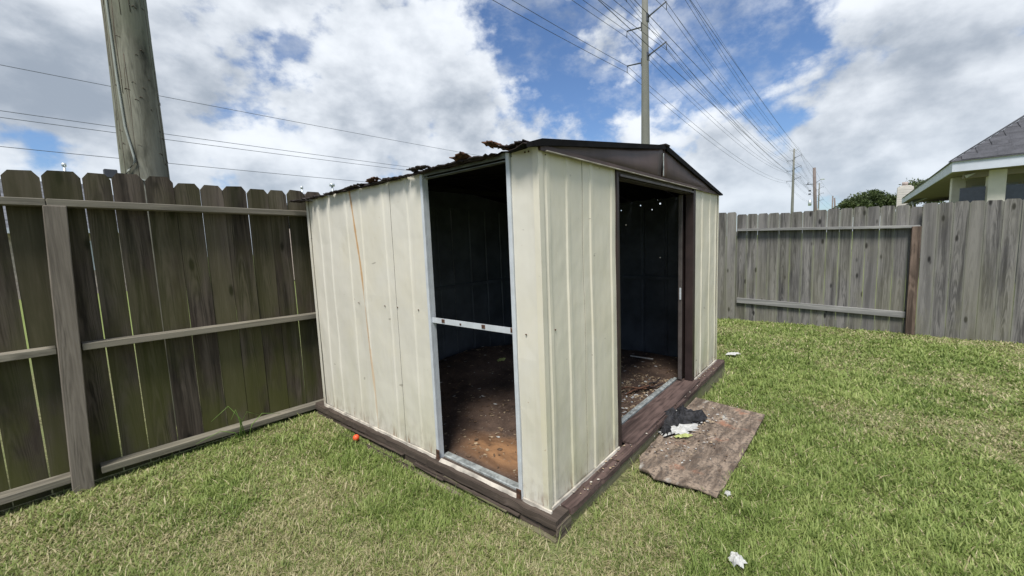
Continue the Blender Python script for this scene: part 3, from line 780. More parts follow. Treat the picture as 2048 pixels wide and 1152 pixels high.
# incised marks and splinters
for q in range(46):
    z = random.uniform(2.0, 4.2); an = random.uniform(-165, -10); w = random.uniform(4, 14)
    pts = [onpole(an+w*(u-.5), z+random.uniform(-.004, .004)+.006*math.sin(u*5), .0005) for u in (0, .33, .66, 1)]
    tubeobj('bark_notch', pts, random.uniform(.0015, .003), 'bark', pole, 5)
for q in range(30):
    z = random.uniform(1.9, 4.0); an = random.uniform(-170, -5); L = random.uniform(.25, 1.1)
    tubeobj('drying_crack', [onpole(an+1.2*math.sin(u*9+q), z+L*u, -.0005) for u in [i/8 for i in range(9)]], random.uniform(.0012, .003), 'bark', pole, 5)
gw = [onpole(-146, 4.6, .006), onpole(-146, 4.0, .006), onpole(-143, 3.2, .006), onpole(-139, 2.7, .007), onpole(-133, 2.35, .008), onpole(-120, 2.14, .012), onpole(-118, 2.10, .016), onpole(-135, 2.035, .018), onpole(-142, 2.01, .02), onpole(-128, 1.99, .02), onpole(-95, 1.955, .012), onpole(-60, 1.93, .01)]
tubeobj('ground_wire', gw, .0075, 'cable', pole, 8)
bbox('bracket', .40, .47, 4.05, 4.10, 1.96, 2.02, 'insul', pole, .004)
# crossarm out of frame
bbox('crossarm', .62, .72, 3.4, 5.3, 8.9, 9.02, 'pole_far', pole, .005)

# ------------------------------------------------------------------ wires
def span(pa, pb, sag, n=28):
    pa, pb = Vector(pa), Vector(pb)
    return [pa.lerp(pb, i/n)-Vector((0, 0, 4*sag*(i/n)*(1-i/n))) for i in range(n+1)]
def wire(name, spans, r, mat, label, group):
    pts = []
    for k, (a, b, s) in enumerate(spans):
        q = span(a, b, s); pts += q if k == 0 else q[1:]
    o = tubeobj(name, pts, r, mat, None, 5, loc=pts[0]); tag(o, label, 'power line', group); return o
for z, lab in ((8.02, 'highest of the thin wires crossing the sky behind the near wooden pole'), (6.52, 'upper wire of the close pair passing behind the near wooden pole'),
               (6.40, 'lower wire of the close pair passing behind the near wooden pole'), (5.44, 'lowest thin wire above the left fence, ending behind the shed roof')):
    wire('overhead_wire', [((-45, 22, z+1.0), (55, 22, z+1.0), 1.05 + (.1 if z < 6.5 else 0))], .011, 'wire_grey', lab, 'thin wires over the left fence')
# wires of the wooden pole line, running from the near pole to the far wooden pole
for z0, z1, s, lab in ((6.22, 5.15, .15, 'lowest dark wire of the wooden pole line, crossing in front of the tall grey pole'), (6.95, 5.9, .15, 'middle dark wire of the wooden pole line, crossing the tall grey pole'), (8.75, 7.9, .35, 'top dark wire of the wooden pole line, right of the tall grey pole')):
    wire('overhead_wire', [((.66, 4.2, z0+.12), (62, 4.2, z1+.7), s), ((62, 4.2, z1+.7), (124, 4.2, z1+1.2), .7)], .0075, 'wire', lab, 'dark wires of the wooden pole line')

# tall grey transmission poles
P1 = Vector((40.283, 16.357, 0)); P2 = Vector((164.056, 17.097, 0)); dP = P2-P1; P0 = P1-dP
P3 = P2+dP*1.0
att_local = [('L1', 1.8, 18.5, 17.9), ('R1', -2.0, 19.5, 18.85), ('L2', 1.8, 21.75, 21.2), ('R2', -2.0, 23.0, 22.35), ('L3', 1.8, 25.0, 24.5), ('R3', -2.0, 26.4, 25.8)]
def tpole(P, label):
    t = thing('transmission_pole', (P.x, P.y, 0), label, 'power pole', 'tall grey transmission poles')
    tubeobj('shaft', [(P.x, P.y, -1), (P.x, P.y, 10), (P.x, P.y, 20), (P.x, P.y, 28.6)], .50, 'concrete', t, 14, .235, loc=(P.x, P.y, 0))
    for (nm, dy, zt, zb2) in att_local:
        s = 1 if dy > 0 else -1; root = zt+(-.15 if dy > 0 else -.75)
        a = tubeobj('insulator_arm', [(P.x, P.y+s*.3, root), (P.x, P.y+s*.55, root+(zt-root)*.2), (P.x, P.y+dy, zt)], .085, 'insul', t, 8, .06)
        tubeobj('end_bracket', [(P.x, P.y+dy+s*.02, zt+.04), (P.x, P.y+dy+s*.04, zb2-.05)], .035, 'insul', a, 6)
        bbox('mounting_plate', P.x-.22, P.x+.22, P.y+s*.27-.06, P.y+s*.27+.06, root-.35, root+.35, 'insul', a)
    for s in (1, -1):
        tubeobj('shield_arm', [(P.x, P.y, 27.6), (P.x, P.y+s*1.35, 28.5)], .05, 'concrete', t, 6, .04)
    return t
tpole(P1, 'tall grey transmission pole rising behind the shed roof, two pairs of arms showing')
tpole(P2, 'distant whole transmission pole seen over the right fence, with all its arms')
tpole(P3, 'farthest thin transmission pole above the fence, beyond the leaning wooden pole')
tpole(P0, 'transmission pole of the same line standing behind the viewer')
side_n = {1: 'left', -1: 'right'}; lev = {'1': 'lowest', '2': 'middle', '3': 'upper'}
for (nm, dy, zt, zb2) in att_local:
    for q, zz in ((0, zt-.02), (1, zb2-.03)):
        a = [Vector((P.x, P.y+dy, zz)) for P in (P0, P1, P2, P3)]
        wire('overhead_wire', [(a[0], a[1], 2.2+.15*q), (a[1], a[2], 2.2+.15*q), (a[2], a[3], 2.2)], .019, 'wire',
             '%s wire of the pair on the %s %s arms of the tall transmission poles' % (('upper', 'lower')[q], lev[nm[1]], side_n[1 if dy > 0 else -1]), 'transmission line wires')
for s in (1, -1):
    a = [Vector((P.x, P.y+s*1.35, 28.5)) for P in (P0, P1, P2, P3)]
    wire('overhead_wire', [(a[0], a[1], 1.6), (a[1], a[2], 1.6), (a[2], a[3], 1.6)], .013, 'wire', 'topmost %s shield wire joining the tips of the tall transmission poles' % side_n[s], 'transmission line wires')
# far wooden poles
def wpole(x, y, h, label, lean=.0, r=.16, arms=True):
    t = thing('utility_pole', (x, y, 0), label, 'utility pole', 'far wooden utility poles')
    tubeobj('shaft', [(x, y, -.3), (x-lean*.6, y+lean*.2, h*.5), (x-lean, y+lean*.6, h)], r, 'pole_far', t, 10, r*.75, loc=(x, y, 0))
    if arms:
        tx, ty = x-lean*.8, y+lean*.4
        for dz, hw in ((1.8, .9),):
            bbox('insulator', tx-.07, tx+.07, ty+hw*.7, ty+hw*.7+.1, h-dz-.1, h-dz+.12, 'insul', t)
            bbox('crossarm', tx-.05, tx+.05, ty+.1, ty+hw, h-dz-.16, h-dz-.09, 'insul', t)
        tubeobj('lamp_arm', [(tx, ty, h-1.9), (tx-.1, ty-.6, h-1.45)], .025, 'insul', t, 5)
        bbox('lamp_head', tx-.25, tx+.05, ty-.95, ty-.55, h-1.52, h-1.38, 'galv', t, .02)
        for dz in (2.7, 3.1, 4.0):
            bbox('insulator', tx-.06, tx+.06, ty+.35, ty+.60, h-dz-.08, h-dz+.08, 'insul', t)
        tubeobj('transformer', [(tx, ty+.42, h-4.5), (tx, ty+.42, h-3.8)], .17, 'galv', t, 10)
        bbox('cable_band', x-.2, x+.2, y-.2, y+.2, h-5.1, h-4.9, 'white', t)
    return t
wpole(63.0, 4.1, 9.15, 'leaning brown wooden utility pole with lamp and fittings over the right fence', .55, .21)
wpole(124, 4.2, 9.2, 'small far brown pole left of the tree, the right one of two', .8, .2, False)
wpole(150, 6.1, 11.5, 'small far grey pole left of the tree, the left one of two', .0, .2, False)

# ------------------------------------------------------------------ neighbour house on the right
hx, hy, he, hf = 16.733, -1.90, 2.885, 3.185      # front eave line, corner, bottom and top of fascia
hs = thing('neighbour_house', (hx+4, hy-4, gz(12, 0)), 'cream house with dark hip roof and white fascia beyond the right fence', 'house')
ex, wy = 8.6, -12.
bbox('fascia', hx, hx+.03, wy, hy, he, hf, 'fascia', hs); bbox('fascia', hx+.031, hx+ex+9, hy-.03, hy, he, hf, 'fascia', hs)
bbox('soffit', hx+.032, hx+ex+9, wy, hy-.032, he+.005, he+.02, 'soffit', hs)
bbox('gutter_lip', hx-.02, hx-.001, wy, hy+.02, hf-.03, hf+.0, 'fascia', hs)
# shingle courses stepping up both visible slopes
pitch = .76
def course_roof(nc=26, st_=.145):
    bm = bmesh.new()
    for i in range(nc):
        s0, s1 = i*st_-.04, (i+1)*st_
        z0, z1 = hf+s0*pitch+.02, hf+s1*pitch+.004
        # front slope (faces -X): runs in Y; hip at 45 degrees
        a = [(hx+s0, hy-s0, z0), (hx+s0, wy+s0, z0), (hx+s1, wy+s1, z1), (hx+s1, hy-s1, z1)]
        f = [bm.verts.new(q) for q in a]; bm.faces.new(f)
        lo = [bm.verts.new((q[0], q[1], q[2]-.022)) for q in a[:2]]; bm.faces.new((f[0], f[1], lo[1], lo[0]))
        a = [(hx+s0, hy-s0, z0), (hx+s1, hy-s1, z1), (hx+17-s1, hy-s1, z1), (hx+17-s0, hy-s0, z0)]
        f = [bm.verts.new(q) for q in a]; bm.faces.new(f)
        lo = [bm.verts.new((q[0], q[1], q[2]-.022)) for q in (a[0], a[3])]; bm.faces.new((f[0], f[3], lo[1], lo[0]))
    o = obj('shingle_course', bm, 'shingle', hs); o['kind'] = 'stuff'
course_roof()
# individual tabs large enough to pick apart, on the lower courses near the corner
tab = None
for i in range(9):
    s0 = i*.145-.03
    yy = hy-s0-.2-(i % 2)*.16
    while yy > -4.6:
        w = random.uniform(.26, .36)
        if tab is None:
            bm = bmesh.new(); box(bm, 0, .17, -.14, .14, 0, .012)
            for v in bm.verts: v.co.z += v.co.x*pitch
            me = bpy.data.meshes.new('shingle'); bm.to_mesh(me); bm.free(); me.materials.append(M['shingle']); tab = me
        o = bpy.data.objects.new('shingle', tab); COL.objects.link(o); o.parent = hs
        o.location = Vector((hx+s0-.005, yy-w/2, hf+s0*pitch+.026+random.uniform(-.003, .004)))-hs.location
        o.scale = (1, w/.2808, 1); yy -= w
# hip cap
slab('hip_cap', [(hx-.05, hy+.05, hf+.02), (hx+3.7, hy-3.7, hf+.02+3.75*pitch), (hx+3.82, hy-3.58, hf+.0+3.75*pitch), (hx+.07, hy+.17-.1, hf)], 'shingle', .03, hs, Vector((0, 0, 1)))
# porch posts, wall, windows
for (ya, yb, xa) in ((-2.655, -2.985, 17.2), (-2.13, -2.42, 18.6), (-4.7, -5.03, 17.2)):
    bbox('porch_column', xa, xa+.33, yb, ya, -.3, he, 'cream_wall', hs, .01)
bbox('porch_beam', 17.22, 17.5, wy+1, -2.2, he-.16, he+.003, 'soffit', hs)
bbox('wall', 19.2, 19.35, wy+1, -2.5, -.3, he+.003, 'cream_wall', hs)
for (ya, yb) in ((-2.62, -3.55), (-3.75, -4.7), (-5.1, -6.2)):
    f = bbox('window', 19.15, 19.198, yb, ya, .9, 2.62, 'fascia', hs); bbox('pane', 19.135, 19.149, yb+.05, ya-.05, .95, 2.57, 'glass', f)
bbox('porch_screen', 17.32, 17.34, -6.5, -3.0, -.3, 2.45, 'glass', hs); bbox('porch_screen', 17.32, 17.34, -2.64, -2.15, -.3, 2.46, 'glass', hs)
slab('downlight', [(17.15, -2.20, 2.80), (17.15, -2.42, 2.84), (17.15, -2.24, 2.72)], 'white', .03, hs, Vector((-1, 0, 0)))
# lower house with white verge further off
h2 = thing('neighbour_house', (31, -3.5, 0), 'low far house whose white sloping verge shows under the eave of the cream house', 'house')
slab('verge', [(30, -2.05, 2.62), (30, -2.05, 2.78), (30, -4.1, 3.75), (30, -4.1, 3.6)], 'fascia', .15, h2, Vector((-1, 0, 0)))
slab('roof', [(29.95, -2.05, 2.79), (29.95, -4.1, 3.76), (38, -4.1, 3.76), (38, -2.05, 2.79)], 'shingle_far', .1, h2, Vector((0, .4, .9)))
bbox('wall', 30.3, 38, -6, -2.6, -.3, 2.55, 'brick', h2)
for q in (0, 1, 2):
    bbox('roof_vent', 29.5-.0+q*.4, 29.8+q*.4, -3.35-q*.3, -3.1-q*.3, 3.25+q*.08, 3.62+q*.05, 'roofblack', h2, .05)
# cream chimney
ch = thing('neighbour_house', (35.5, -4, 0), 'distant house carrying the cream sided chimney with a red flue pot', 'house')
bbox('roof', 35.0, 42, -7, -1.9, 0, 2.6, 'shingle_far', ch)
cs = bbox('chimney', 34.9, 35.55, -2.42, -1.72, 2.2, 3.92, 'cream_wall', ch)
for k in range(9): bbox('siding_board', 34.88, 34.898, -2.43, -1.71, 2.62+k*.14, 2.62+k*.14+.128, 'cream_wall', cs)
bbox('chimney_cap', 34.95, 35.5, -2.34, -1.80, 3.925, 4.0, 'cream_wall', cs, .01)
tubeobj('flue_pot', [(35.2, -2.05, 4.0), (35.2, -2.05, 4.22)], .14, 'brick', cs, 10)

# houses seen over and through the left fence
def far_house(x0, x1, y0, y1, zw, zr, label, vents):
    h = thing('neighbour_house', ((x0+x1)/2, y0, 0), label, 'house', 'houses beyond the left fence')
    bbox('wall', x0, x1, y0, y1, -.1, zw, 'brick', h)
    ym = (y0+y1)/2
    slab('roof', [(x0-.5, y0-.5, zw-.15), (x1+.5, y0-.5, zw-.15), (x1-1.2, ym, zr), (x0+.3, ym, zr)], 'shingle_far', .12, h, Vector((0, -.4, .9)))
    slab('roof', [(x0-.5, y1+.5, zw-.15), (x1+.5, y1+.5, zw-.15), (x1-1.2, ym, zr), (x0+.3, ym, zr)], 'shingle_far', .12, h, Vector((0, .4, .9)))
    bbox('fascia', x0-.5, x1+.5, y0-.53, y0-.5, zw-.3, zw-.12, 'fascia', h)
    wx = x0+1.2
    while wx < x1-1.5:
        w = bbox('window', wx, wx+1.1, y0-.05, y0-.002, 1.0, 2.2, 'fascia', h); bbox('pane', wx+.06, wx+1.04, y0-.07, y0-.051, 1.06, 2.14, 'glass', w); wx += 2.6
    for (vx, vy, vz, r, capw) in vents:
        v = tubeobj('vent_pipe', [(vx, vy, vz-1.2), (vx, vy, vz)], r, 'galv', h, 8)
        if capw: tubeobj('vent_cap', [(vx, vy, vz-.12), (vx, vy, vz+.02)], capw, 'galv', v, 10)
far_house(-11, 3.6, 24, 31, 2.8, 4.95, 'brick house with grey roof seen in the gaps of the left fence', [(1.42, 27, 5.72, .05, .08)])
far_house(9.3, 22, 20.5, 26, 2.7, 4.58, 'grey roofed house peeping over the fence beside the shed', [(9.95, 23.2, 4.95, .05, .07), (11.2, 22.3, 5.08, .06, .14)])
far_house(-30, -14, 24, 32, 2.8, 5.0, 'farther brick house to the left behind the fence', [])

# ------------------------------------------------------------------ foliage
def leaf_cloud(name, parent, lobes, n, size, c0, c1, seed):
    r = np.random.default_rng(seed); P = []
    vol = np.array([a[3]*a[4]*a[5] for a in lobes]); cnt = (n*vol/vol.sum()).astype(int)
    for (cx, cy, cz, rx, ry, rz), k in zip(lobes, cnt):
        q = r.normal(size=(k, 3)); q /= np.linalg.norm(q, axis=1)[:, None]
        rr = r.uniform(.15, 1, k)**.45
        P.append(np.array([cx, cy, cz])+q*rr[:, None]*np.array([rx, ry, rz])*(1+.12*r.normal(size=(k, 1))))
    P = np.concatenate(P); k = len(P)
    a = r.normal(size=(k, 3)); a /= np.linalg.norm(a, axis=1)[:, None]; b = np.cross(a, r.normal(size=(k, 3))); b /= np.linalg.norm(b, axis=1)[:, None]
    s = size*r.uniform(.6, 1.4, (k, 1)); V = np.stack([P-a*s, P+b*s*.45, P+a*s, P-b*s*.45], 1).reshape(-1, 3)
    Fs = np.arange(4*k).reshape(-1, 4)
    me = bpy.data.meshes.new(name); me.from_pydata(V.tolist(), [], Fs.tolist())
    t = r.uniform(0, 1, k)[:, None]; cc = np.array(c0)*(1-t)+np.array(c1)*t
    ca = me.color_attributes.new('Col', 'FLOAT_COLOR', 'POINT'); arr = np.ones((4*k, 4)); arr[:, :3] = np.repeat(cc, 4, 0); ca.data.foreach_set('color', arr.ravel())
    return link(name, me, parent, None, 'leaf')
t1 = thing('leafy_tree', (41, -.6, 0), 'broad dark green tree crown over the right fence, left of the chimney', 'tree')
tubeobj('trunk', [(41, -.6, -.2), (41, -.5, 1.4), (41, -.6, 3.2)], .22, 'bark', t1, 8, .12)
for a in range(5): tubeobj('limb', [(41, -.55, 2.0), (41+.6*math.cos(a*1.3), -.55+1.3*math.sin(a*1.3), 3.6)], .09, 'bark', t1, 6, .03)
lobes = [(41, -.5, 3.3, 1.6, 1.5, .9)]
rt = random.Random(4)
for q in range(13):
    yy = rt.uniform(-2.5, 1.2); lobes.append((41+rt.uniform(-1, 1), yy, 3.0+ (1.25-.32*(yy+.7)**2*.9)*rt.uniform(.3, .85), rt.uniform(.3, .8), rt.uniform(.25, .6), rt.uniform(.2, .5)))
leaf_cloud('crown', t1, lobes, 11000, .085, (.035, .055, .018), (.085, .115, .035), 3)
t2 = thing('leafy_tree', (46, -3.4, 0), 'small light green tree top just right of the cream chimney', 'tree')
tubeobj('trunk', [(46, -3.4, -.2), (46, -3.3, 3.4)], .18, 'bark', t2, 8, .08)
leaf_cloud('crown', t2, [(46, -3.2, 4.2, 1.2, .9, 1.0), (46, -3.9, 4.6, .9, .7, .6), (46, -4.4, 3.8, 1.1, .8, .8)], 5000, .08, (.06, .085, .03), (.12, .15, .05), 5)

# ------------------------------------------------------------------ plywood sheet and rubbish
gp = lambda x, y, h=0.: (x, y, gz(x, y)+h)
ply = thing('plywood_sheet', gp(2.75, .73), 'weathered brown plywood sheet lying on the grass in front of the door', 'plywood')
outl = [(3.43, .975), (3.40, .74), (3.366, .475), (2.90, .478), (2.50, .485), (2.17, .488), (2.09, .492), (2.11, .585), (2.09, .68), (2.07, .80), (2.12, .86), (2.12, .905), (2.26, .965), (2.8, .98)]
for k_, (o0, z0, mt) in enumerate(((.000, .026, 'ply'), (.006, .018, 'bark'))):
    bm = bmesh.new(); cxp, cyp = 2.75, .73; ring = []
    dense = []
    for a, b in zip(outl, outl[1:]+outl[:1]):
        L = math.hypot(b[0]-a[0], b[1]-a[1]); n = max(1, int(L/.04))
        for i in range(n):
            u = i/n; ragx = .006 if a[0] < 2.3 else .002
            dense.append((a[0]+(b[0]-a[0])*u+random.uniform(-ragx, ragx), a[1]+(b[1]-a[1])*u+random.uniform(-ragx, ragx)*.6))
    levels = [.55, 1.]; cen = bm.verts.new((cxp, cyp, gz(cxp, cyp)+z0)); prev = None
    for lv in levels:
        cur = []
        for (x, y) in dense:
            xx, yy = cxp+(x-cxp)*lv*(1-o0*2), cyp+(y-cyp)*lv*(1-o0*2)
            z = gz(3, .7)+z0+.010*(1 if x < 2.2 else 0)*lv+.018-.028*(xx-2.1)*.9*0 - .0*lv + .004*mn.noise(Vector((xx*3, yy*3, 1)))
            z += .020*max(0, 2.75-xx)**1.3+.010*max(0, .75-yy)
            cur.append(bm.verts.new((xx, yy, z)))
        if prev is None:
            for i in range(len(cur)): bm.faces.new((cen, cur[i], cur[(i+1) % len(cur)]))
            cen.co.z = sum(v.co.z for v in cur)/len(cur)
        else:
            for i in range(len(cur)): bm.faces.new((prev[i], cur[i], cur[(i+1) % len(cur)], prev[(i+1) % len(cur)]))
        prev = cur
    bmesh.ops.recalc_face_normals(bm, faces=bm.faces)
    if sum(f.normal.z for f in bm.faces) < 0: bmesh.ops.reverse_faces(bm, faces=bm.faces)
    o = obj(('top_ply', 'lower_ply')[k_], bm, mt, ply, smooth=False); so = o.modifiers.new('ply', 'SOLIDIFY'); so.thickness = .007; so.offset = -1
PLYZ = gz(3, .7)+.05
for (a, b, w) in ((2.155, .53, .02), (2.5, .49, .012), (2.3, .49, .014)):
    bm = bmesh.new(); box(bm, a, a+.18, b-w, b+w*.3, PLYZ-.028, PLYZ-.022); obj('splinter', bm, 'ply', ply)

def crumple(name, cx, cy, cz, rx, ry, h, mat, seed, label, cat, n=16, ragged=.35, parent=None, rz=0., freq=7.):
    r = random.Random(seed); bm = bmesh.new(); cen = bm.verts.new((cx, cy, cz+h*.7)); prev = None
    ns_ = 26; rag = [1+r.uniform(-ragged, ragged) for _ in range(ns_)]
    rings_ = 6
    for q in range(1, rings_+1):
        cur = []
        for k in range(ns_):
            a = 2*math.pi*k/ns_; u = q/rings_; rr = u*(1+(rag[k]-1)*u)
            x, y = rx*rr*math.cos(a), ry*rr*math.sin(a)
            x, y = x*math.cos(rz)-y*math.sin(rz), x*math.sin(rz)+y*math.cos(rz)
            z = h*(1-u**2)*.55+h*.8*abs(mn.noise(Vector((x*freq*4+seed, y*freq*4, seed*1.3))))+h*.3*r.random()*(1 if q < rings_ else 0.2)
            cur.append(bm.verts.new((cx+x, cy+y, cz+z)))
        for k in range(ns_):
            k2 = (k+1) % ns_
            if prev is None: bm.faces.new((cen, cur[k], cur[k2]))
            else: bm.faces.new((prev[k], cur[k], cur[k2], prev[k2]))
        prev = cur
    o = obj(name, bm, mat, parent); so = o.modifiers.new('t', 'SOLIDIFY'); so.thickness = .0015
    if not parent: tag(o, label, cat)
    return o
crumple('black_cloth', 2.86, .93, PLYZ+.004, .175, .075, .10, 'black', 4, 'torn black cloth heaped on the plywood against the shed step', 'cloth', rz=-.55, ragged=.5)
crumple('black_cloth', 2.66, .945, PLYZ, .06, .035, .06, 'black', 14, 'small scrap of black cloth beside the front timber', 'cloth', rz=.3)
crumple('paper_waste', 2.72, .88, PLYZ+.003, .15, .055, .034, 'white', 5, 'crumpled white paper lying under the black cloth on the plywood', 'paper', rz=-.5, ragged=.5)
crumple('paper_waste', 2.93, .965, PLYZ+.036, .035, .018, .022, 'white', 15, 'small white paper scrap on top of the black cloth', 'paper', rz=-.3)
crumple('plastic_wrapper', 2.66, .835, PLYZ+.005, .055, .018, .020, 'yellow', 6, 'yellow green wrapper beside the white paper on the plywood', 'wrapper', rz=-.8)
crumple('paper_waste', 1.70, .325, gz(1.7, .33)+.03, .035, .030, .035, 'white', 7, 'crumpled white tissue in the grass at the bottom edge of the picture', 'tissue')
crumple('paper_waste', 2.17, .46, gz(2.17, .46)+.02, .022, .014, .02, 'white', 17, 'little white scrap at the near corner of the plywood', 'paper')
crumple('paper_waste', 5.17, 1.07, gz(5.17, 1.07)+.04, .085, .045, .015, 'white', 8, 'flat white paper on the lawn beyond the shed corner', 'paper', rz=-.6)
# orange toy ball with dimples
bm = bmesh.new(); bmesh.ops.create_icosphere(bm, subdivisions=3, radius=.022)
for f in [f for f in bm.faces][::9]: f.select = True
res = bmesh.ops.inset_individual(bm, faces=[f for f in bm.faces][::9], thickness=.0006, depth=-.0015)
bmesh.ops.translate(bm, verts=bm.verts, vec=(1.325, 2.60, gz(1.33, 2.6)+.040)); o = obj('toy_ball', bm, 'orange', None, smooth=True); tag(o, 'small orange ball in the grass beside the left side of the shed base', 'ball')
# bits on the plywood and shed floor
def scatter(name, n, fn, size, mats, seed, label):
    r = random.Random(seed); V = []; Fc = []; mi = []
    for k in range(n):
        x, y, z = fn(r); s = size*r.uniform(.4, 1.5); a = r.uniform(0, 6.28); e = r.uniform(.25, 1.); t = r.uniform(-.5, .5)
        b = len(V)
        for (u, v) in ((-1, -.5), (.2, -.8), (1, .1), (.1, .9), (-.8, .5)):
            V.append((x+s*(u*math.cos(a)-v*e*math.sin(a)), y+s*(u*math.sin(a)+v*e*math.cos(a)), z+s*.35*u*t+.003+r.uniform(0, .25)*s))
        Fc.append(tuple(range(b, b+5))); mi.append(r.choices(range(len(mats)), [m_[1] for m_ in mats])[0])
    me = bpy.data.meshes.new(name); me.from_pydata(V, [], Fc)
    o = link(name, me, None, None, [m_[0] for m_ in mats]); me.polygons.foreach_set('material_index', mi)
    so = o.modifiers.new('t', 'SOLIDIFY'); so.thickness = .0015
    tag(o, label, 'debris', kind='stuff'); return o
M['leaf_dry'] = plain('dry_leaf_bits', (.34, .26, .17), .8, 0, .3, 30)
M['leaf_brown'] = plain('brown_leaf_bits', (.12, .075, .045), .85, 0, .3, 30)
def f_floor(r):
    x, y = r.uniform(1.55, 4.3), 1.23+2.0*r.random()**1.1; return x, y, floor_z(x, y)
def f_door(r):
    x, y = r.uniform(2.2, 3.6), r.uniform(1.22, 1.55); return x, y, floor_z(x, y)
scatter('floor_litter', 1500, f_floor, .013, [('leaf_dry', 6), ('leaf_brown', 12), ('white', 1.)], 2, 'leaf crumbs, paper scraps and dirt over the shed floor')
scatter('doorway_litter', 900, f_door, .010, [('leaf_dry', 9), ('leaf_brown', 7), ('white', 1.2)], 3, 'dry leaves and wood chips just inside the doorway')
scatter('plywood_litter', 260, lambda r: (r.uniform(2.2, 3.3), .52+.43*r.random()**.6, PLYZ+.004), .0065, [('white', 3), ('leaf_dry', 4), ('leaf_brown', 3)], 5, 'white flakes and leaf bits sprinkled on the plywood')
scatter('timber_litter', 120, lambda r: (r.uniform(1.6, 4.3), r.uniform(.98, 1.04), .142), .006, [('leaf_dry', 4), ('leaf_brown', 3), ('peel', 2)], 6, 'wood crumbs and paint flakes along the front timber')
def pile(r):
    a = r.gauss(0, .17); return 2.78+a, .90-a*.5+r.gauss(0, .025), PLYZ+.006
scatter('paper_flakes', 90, pile, .010, [('white', 9), ('leaf_dry', 2)], 9, 'white paper flakes around the black cloth')
# items lying on the floor
crumple('paper_waste', 2.42, 1.32, floor_z(2.42, 1.32)+.004, .045, .03, .02, 'white', 21, 'white scrap on the floor just inside the left of the doorway', 'paper')
crumple('paper_waste', 3.35, 1.72, floor_z(3.35, 1.72)+.004, .035, .02, .02, 'white', 22, 'pale scrap deep on the floor behind the doorway', 'paper')
crumple('plastic_wrapper', 3.0, 2.75, floor_z(3.0, 2.75)+.004, .05, .03, .03, 'yellow', 23, 'dull green wrapper on the dirt heap seen through the side hole', 'wrapper')
crumple('paper_waste', 3.25, 2.62, floor_z(3.25, 2.62)+.005, .07, .03, .025, 'galv', 24, 'pale sheet piece on the dirt heap seen through the side hole', 'sheet')
o = bbox('plastic_strip', 4.0, 4.02, 1.56, 1.80, .150, .158, 'white', None); tag(o, 'thin white strip lying on the dark floor at the back of the doorway', 'strip')
for k, (xx, yy, rz, L) in enumerate(((3.15, 1.33, .35, .34), (3.22, 1.30, .10, .30), (3.10, 1.37, -.1, .26), (3.28, 1.27, .55, .22))):
    a = Vector((math.cos(rz-.7), math.sin(rz-.7), 0)); c = Vector((xx, yy, floor_z(xx, yy)+.02+.008*k))
    o = tubeobj('bent_metal_strip', [c-a*L/2, c-a*L*.2+Vector((.01, .01, .015)), c+a*L*.2, c+a*L/2+Vector((0, 0, .02))], .008, 'rustdark' if k % 2 else 'rust', None, 5)
    tag(o, ('longest rusty strip of the heap inside the doorway', 'dark straight strip lying in the middle of the heap inside the doorway', 'rusty strip at the back of the heap inside the doorway', 'short dark strip nearest the door track in the heap inside the doorway')[k], 'metal strip', 'rusty strips inside the doorway')
# weed by the fence
wd2 = thing('tall_weed', gp(.86, 3.36), 'thin tall grass weed growing against the bottom rail of the left fence', 'weed')
for k, (dx, dy, h, b) in enumerate(((.0, 0, .24, -.03), (.02, 0, .28, -.09), (-.02, .01, .20, .06), (.03, -.01, .16, .10), (-.01, 0, .12, -.12))):
    x0, y0, z0 = .86+dx, 3.36+dy, gz(.86, 3.36)
    tubeobj('blade', [(x0, y0, z0), (x0+b*.3, y0-.01, z0+h*.6), (x0+b, y0-.02, z0+h), (x0+b*2.2, y0-.03, z0+h*.75)], .0046, mk_leaf('weed_%d' % k, .3, .5, ((.16, .27, .06), (.24, .36, .10))), wd2, 5, .0010)

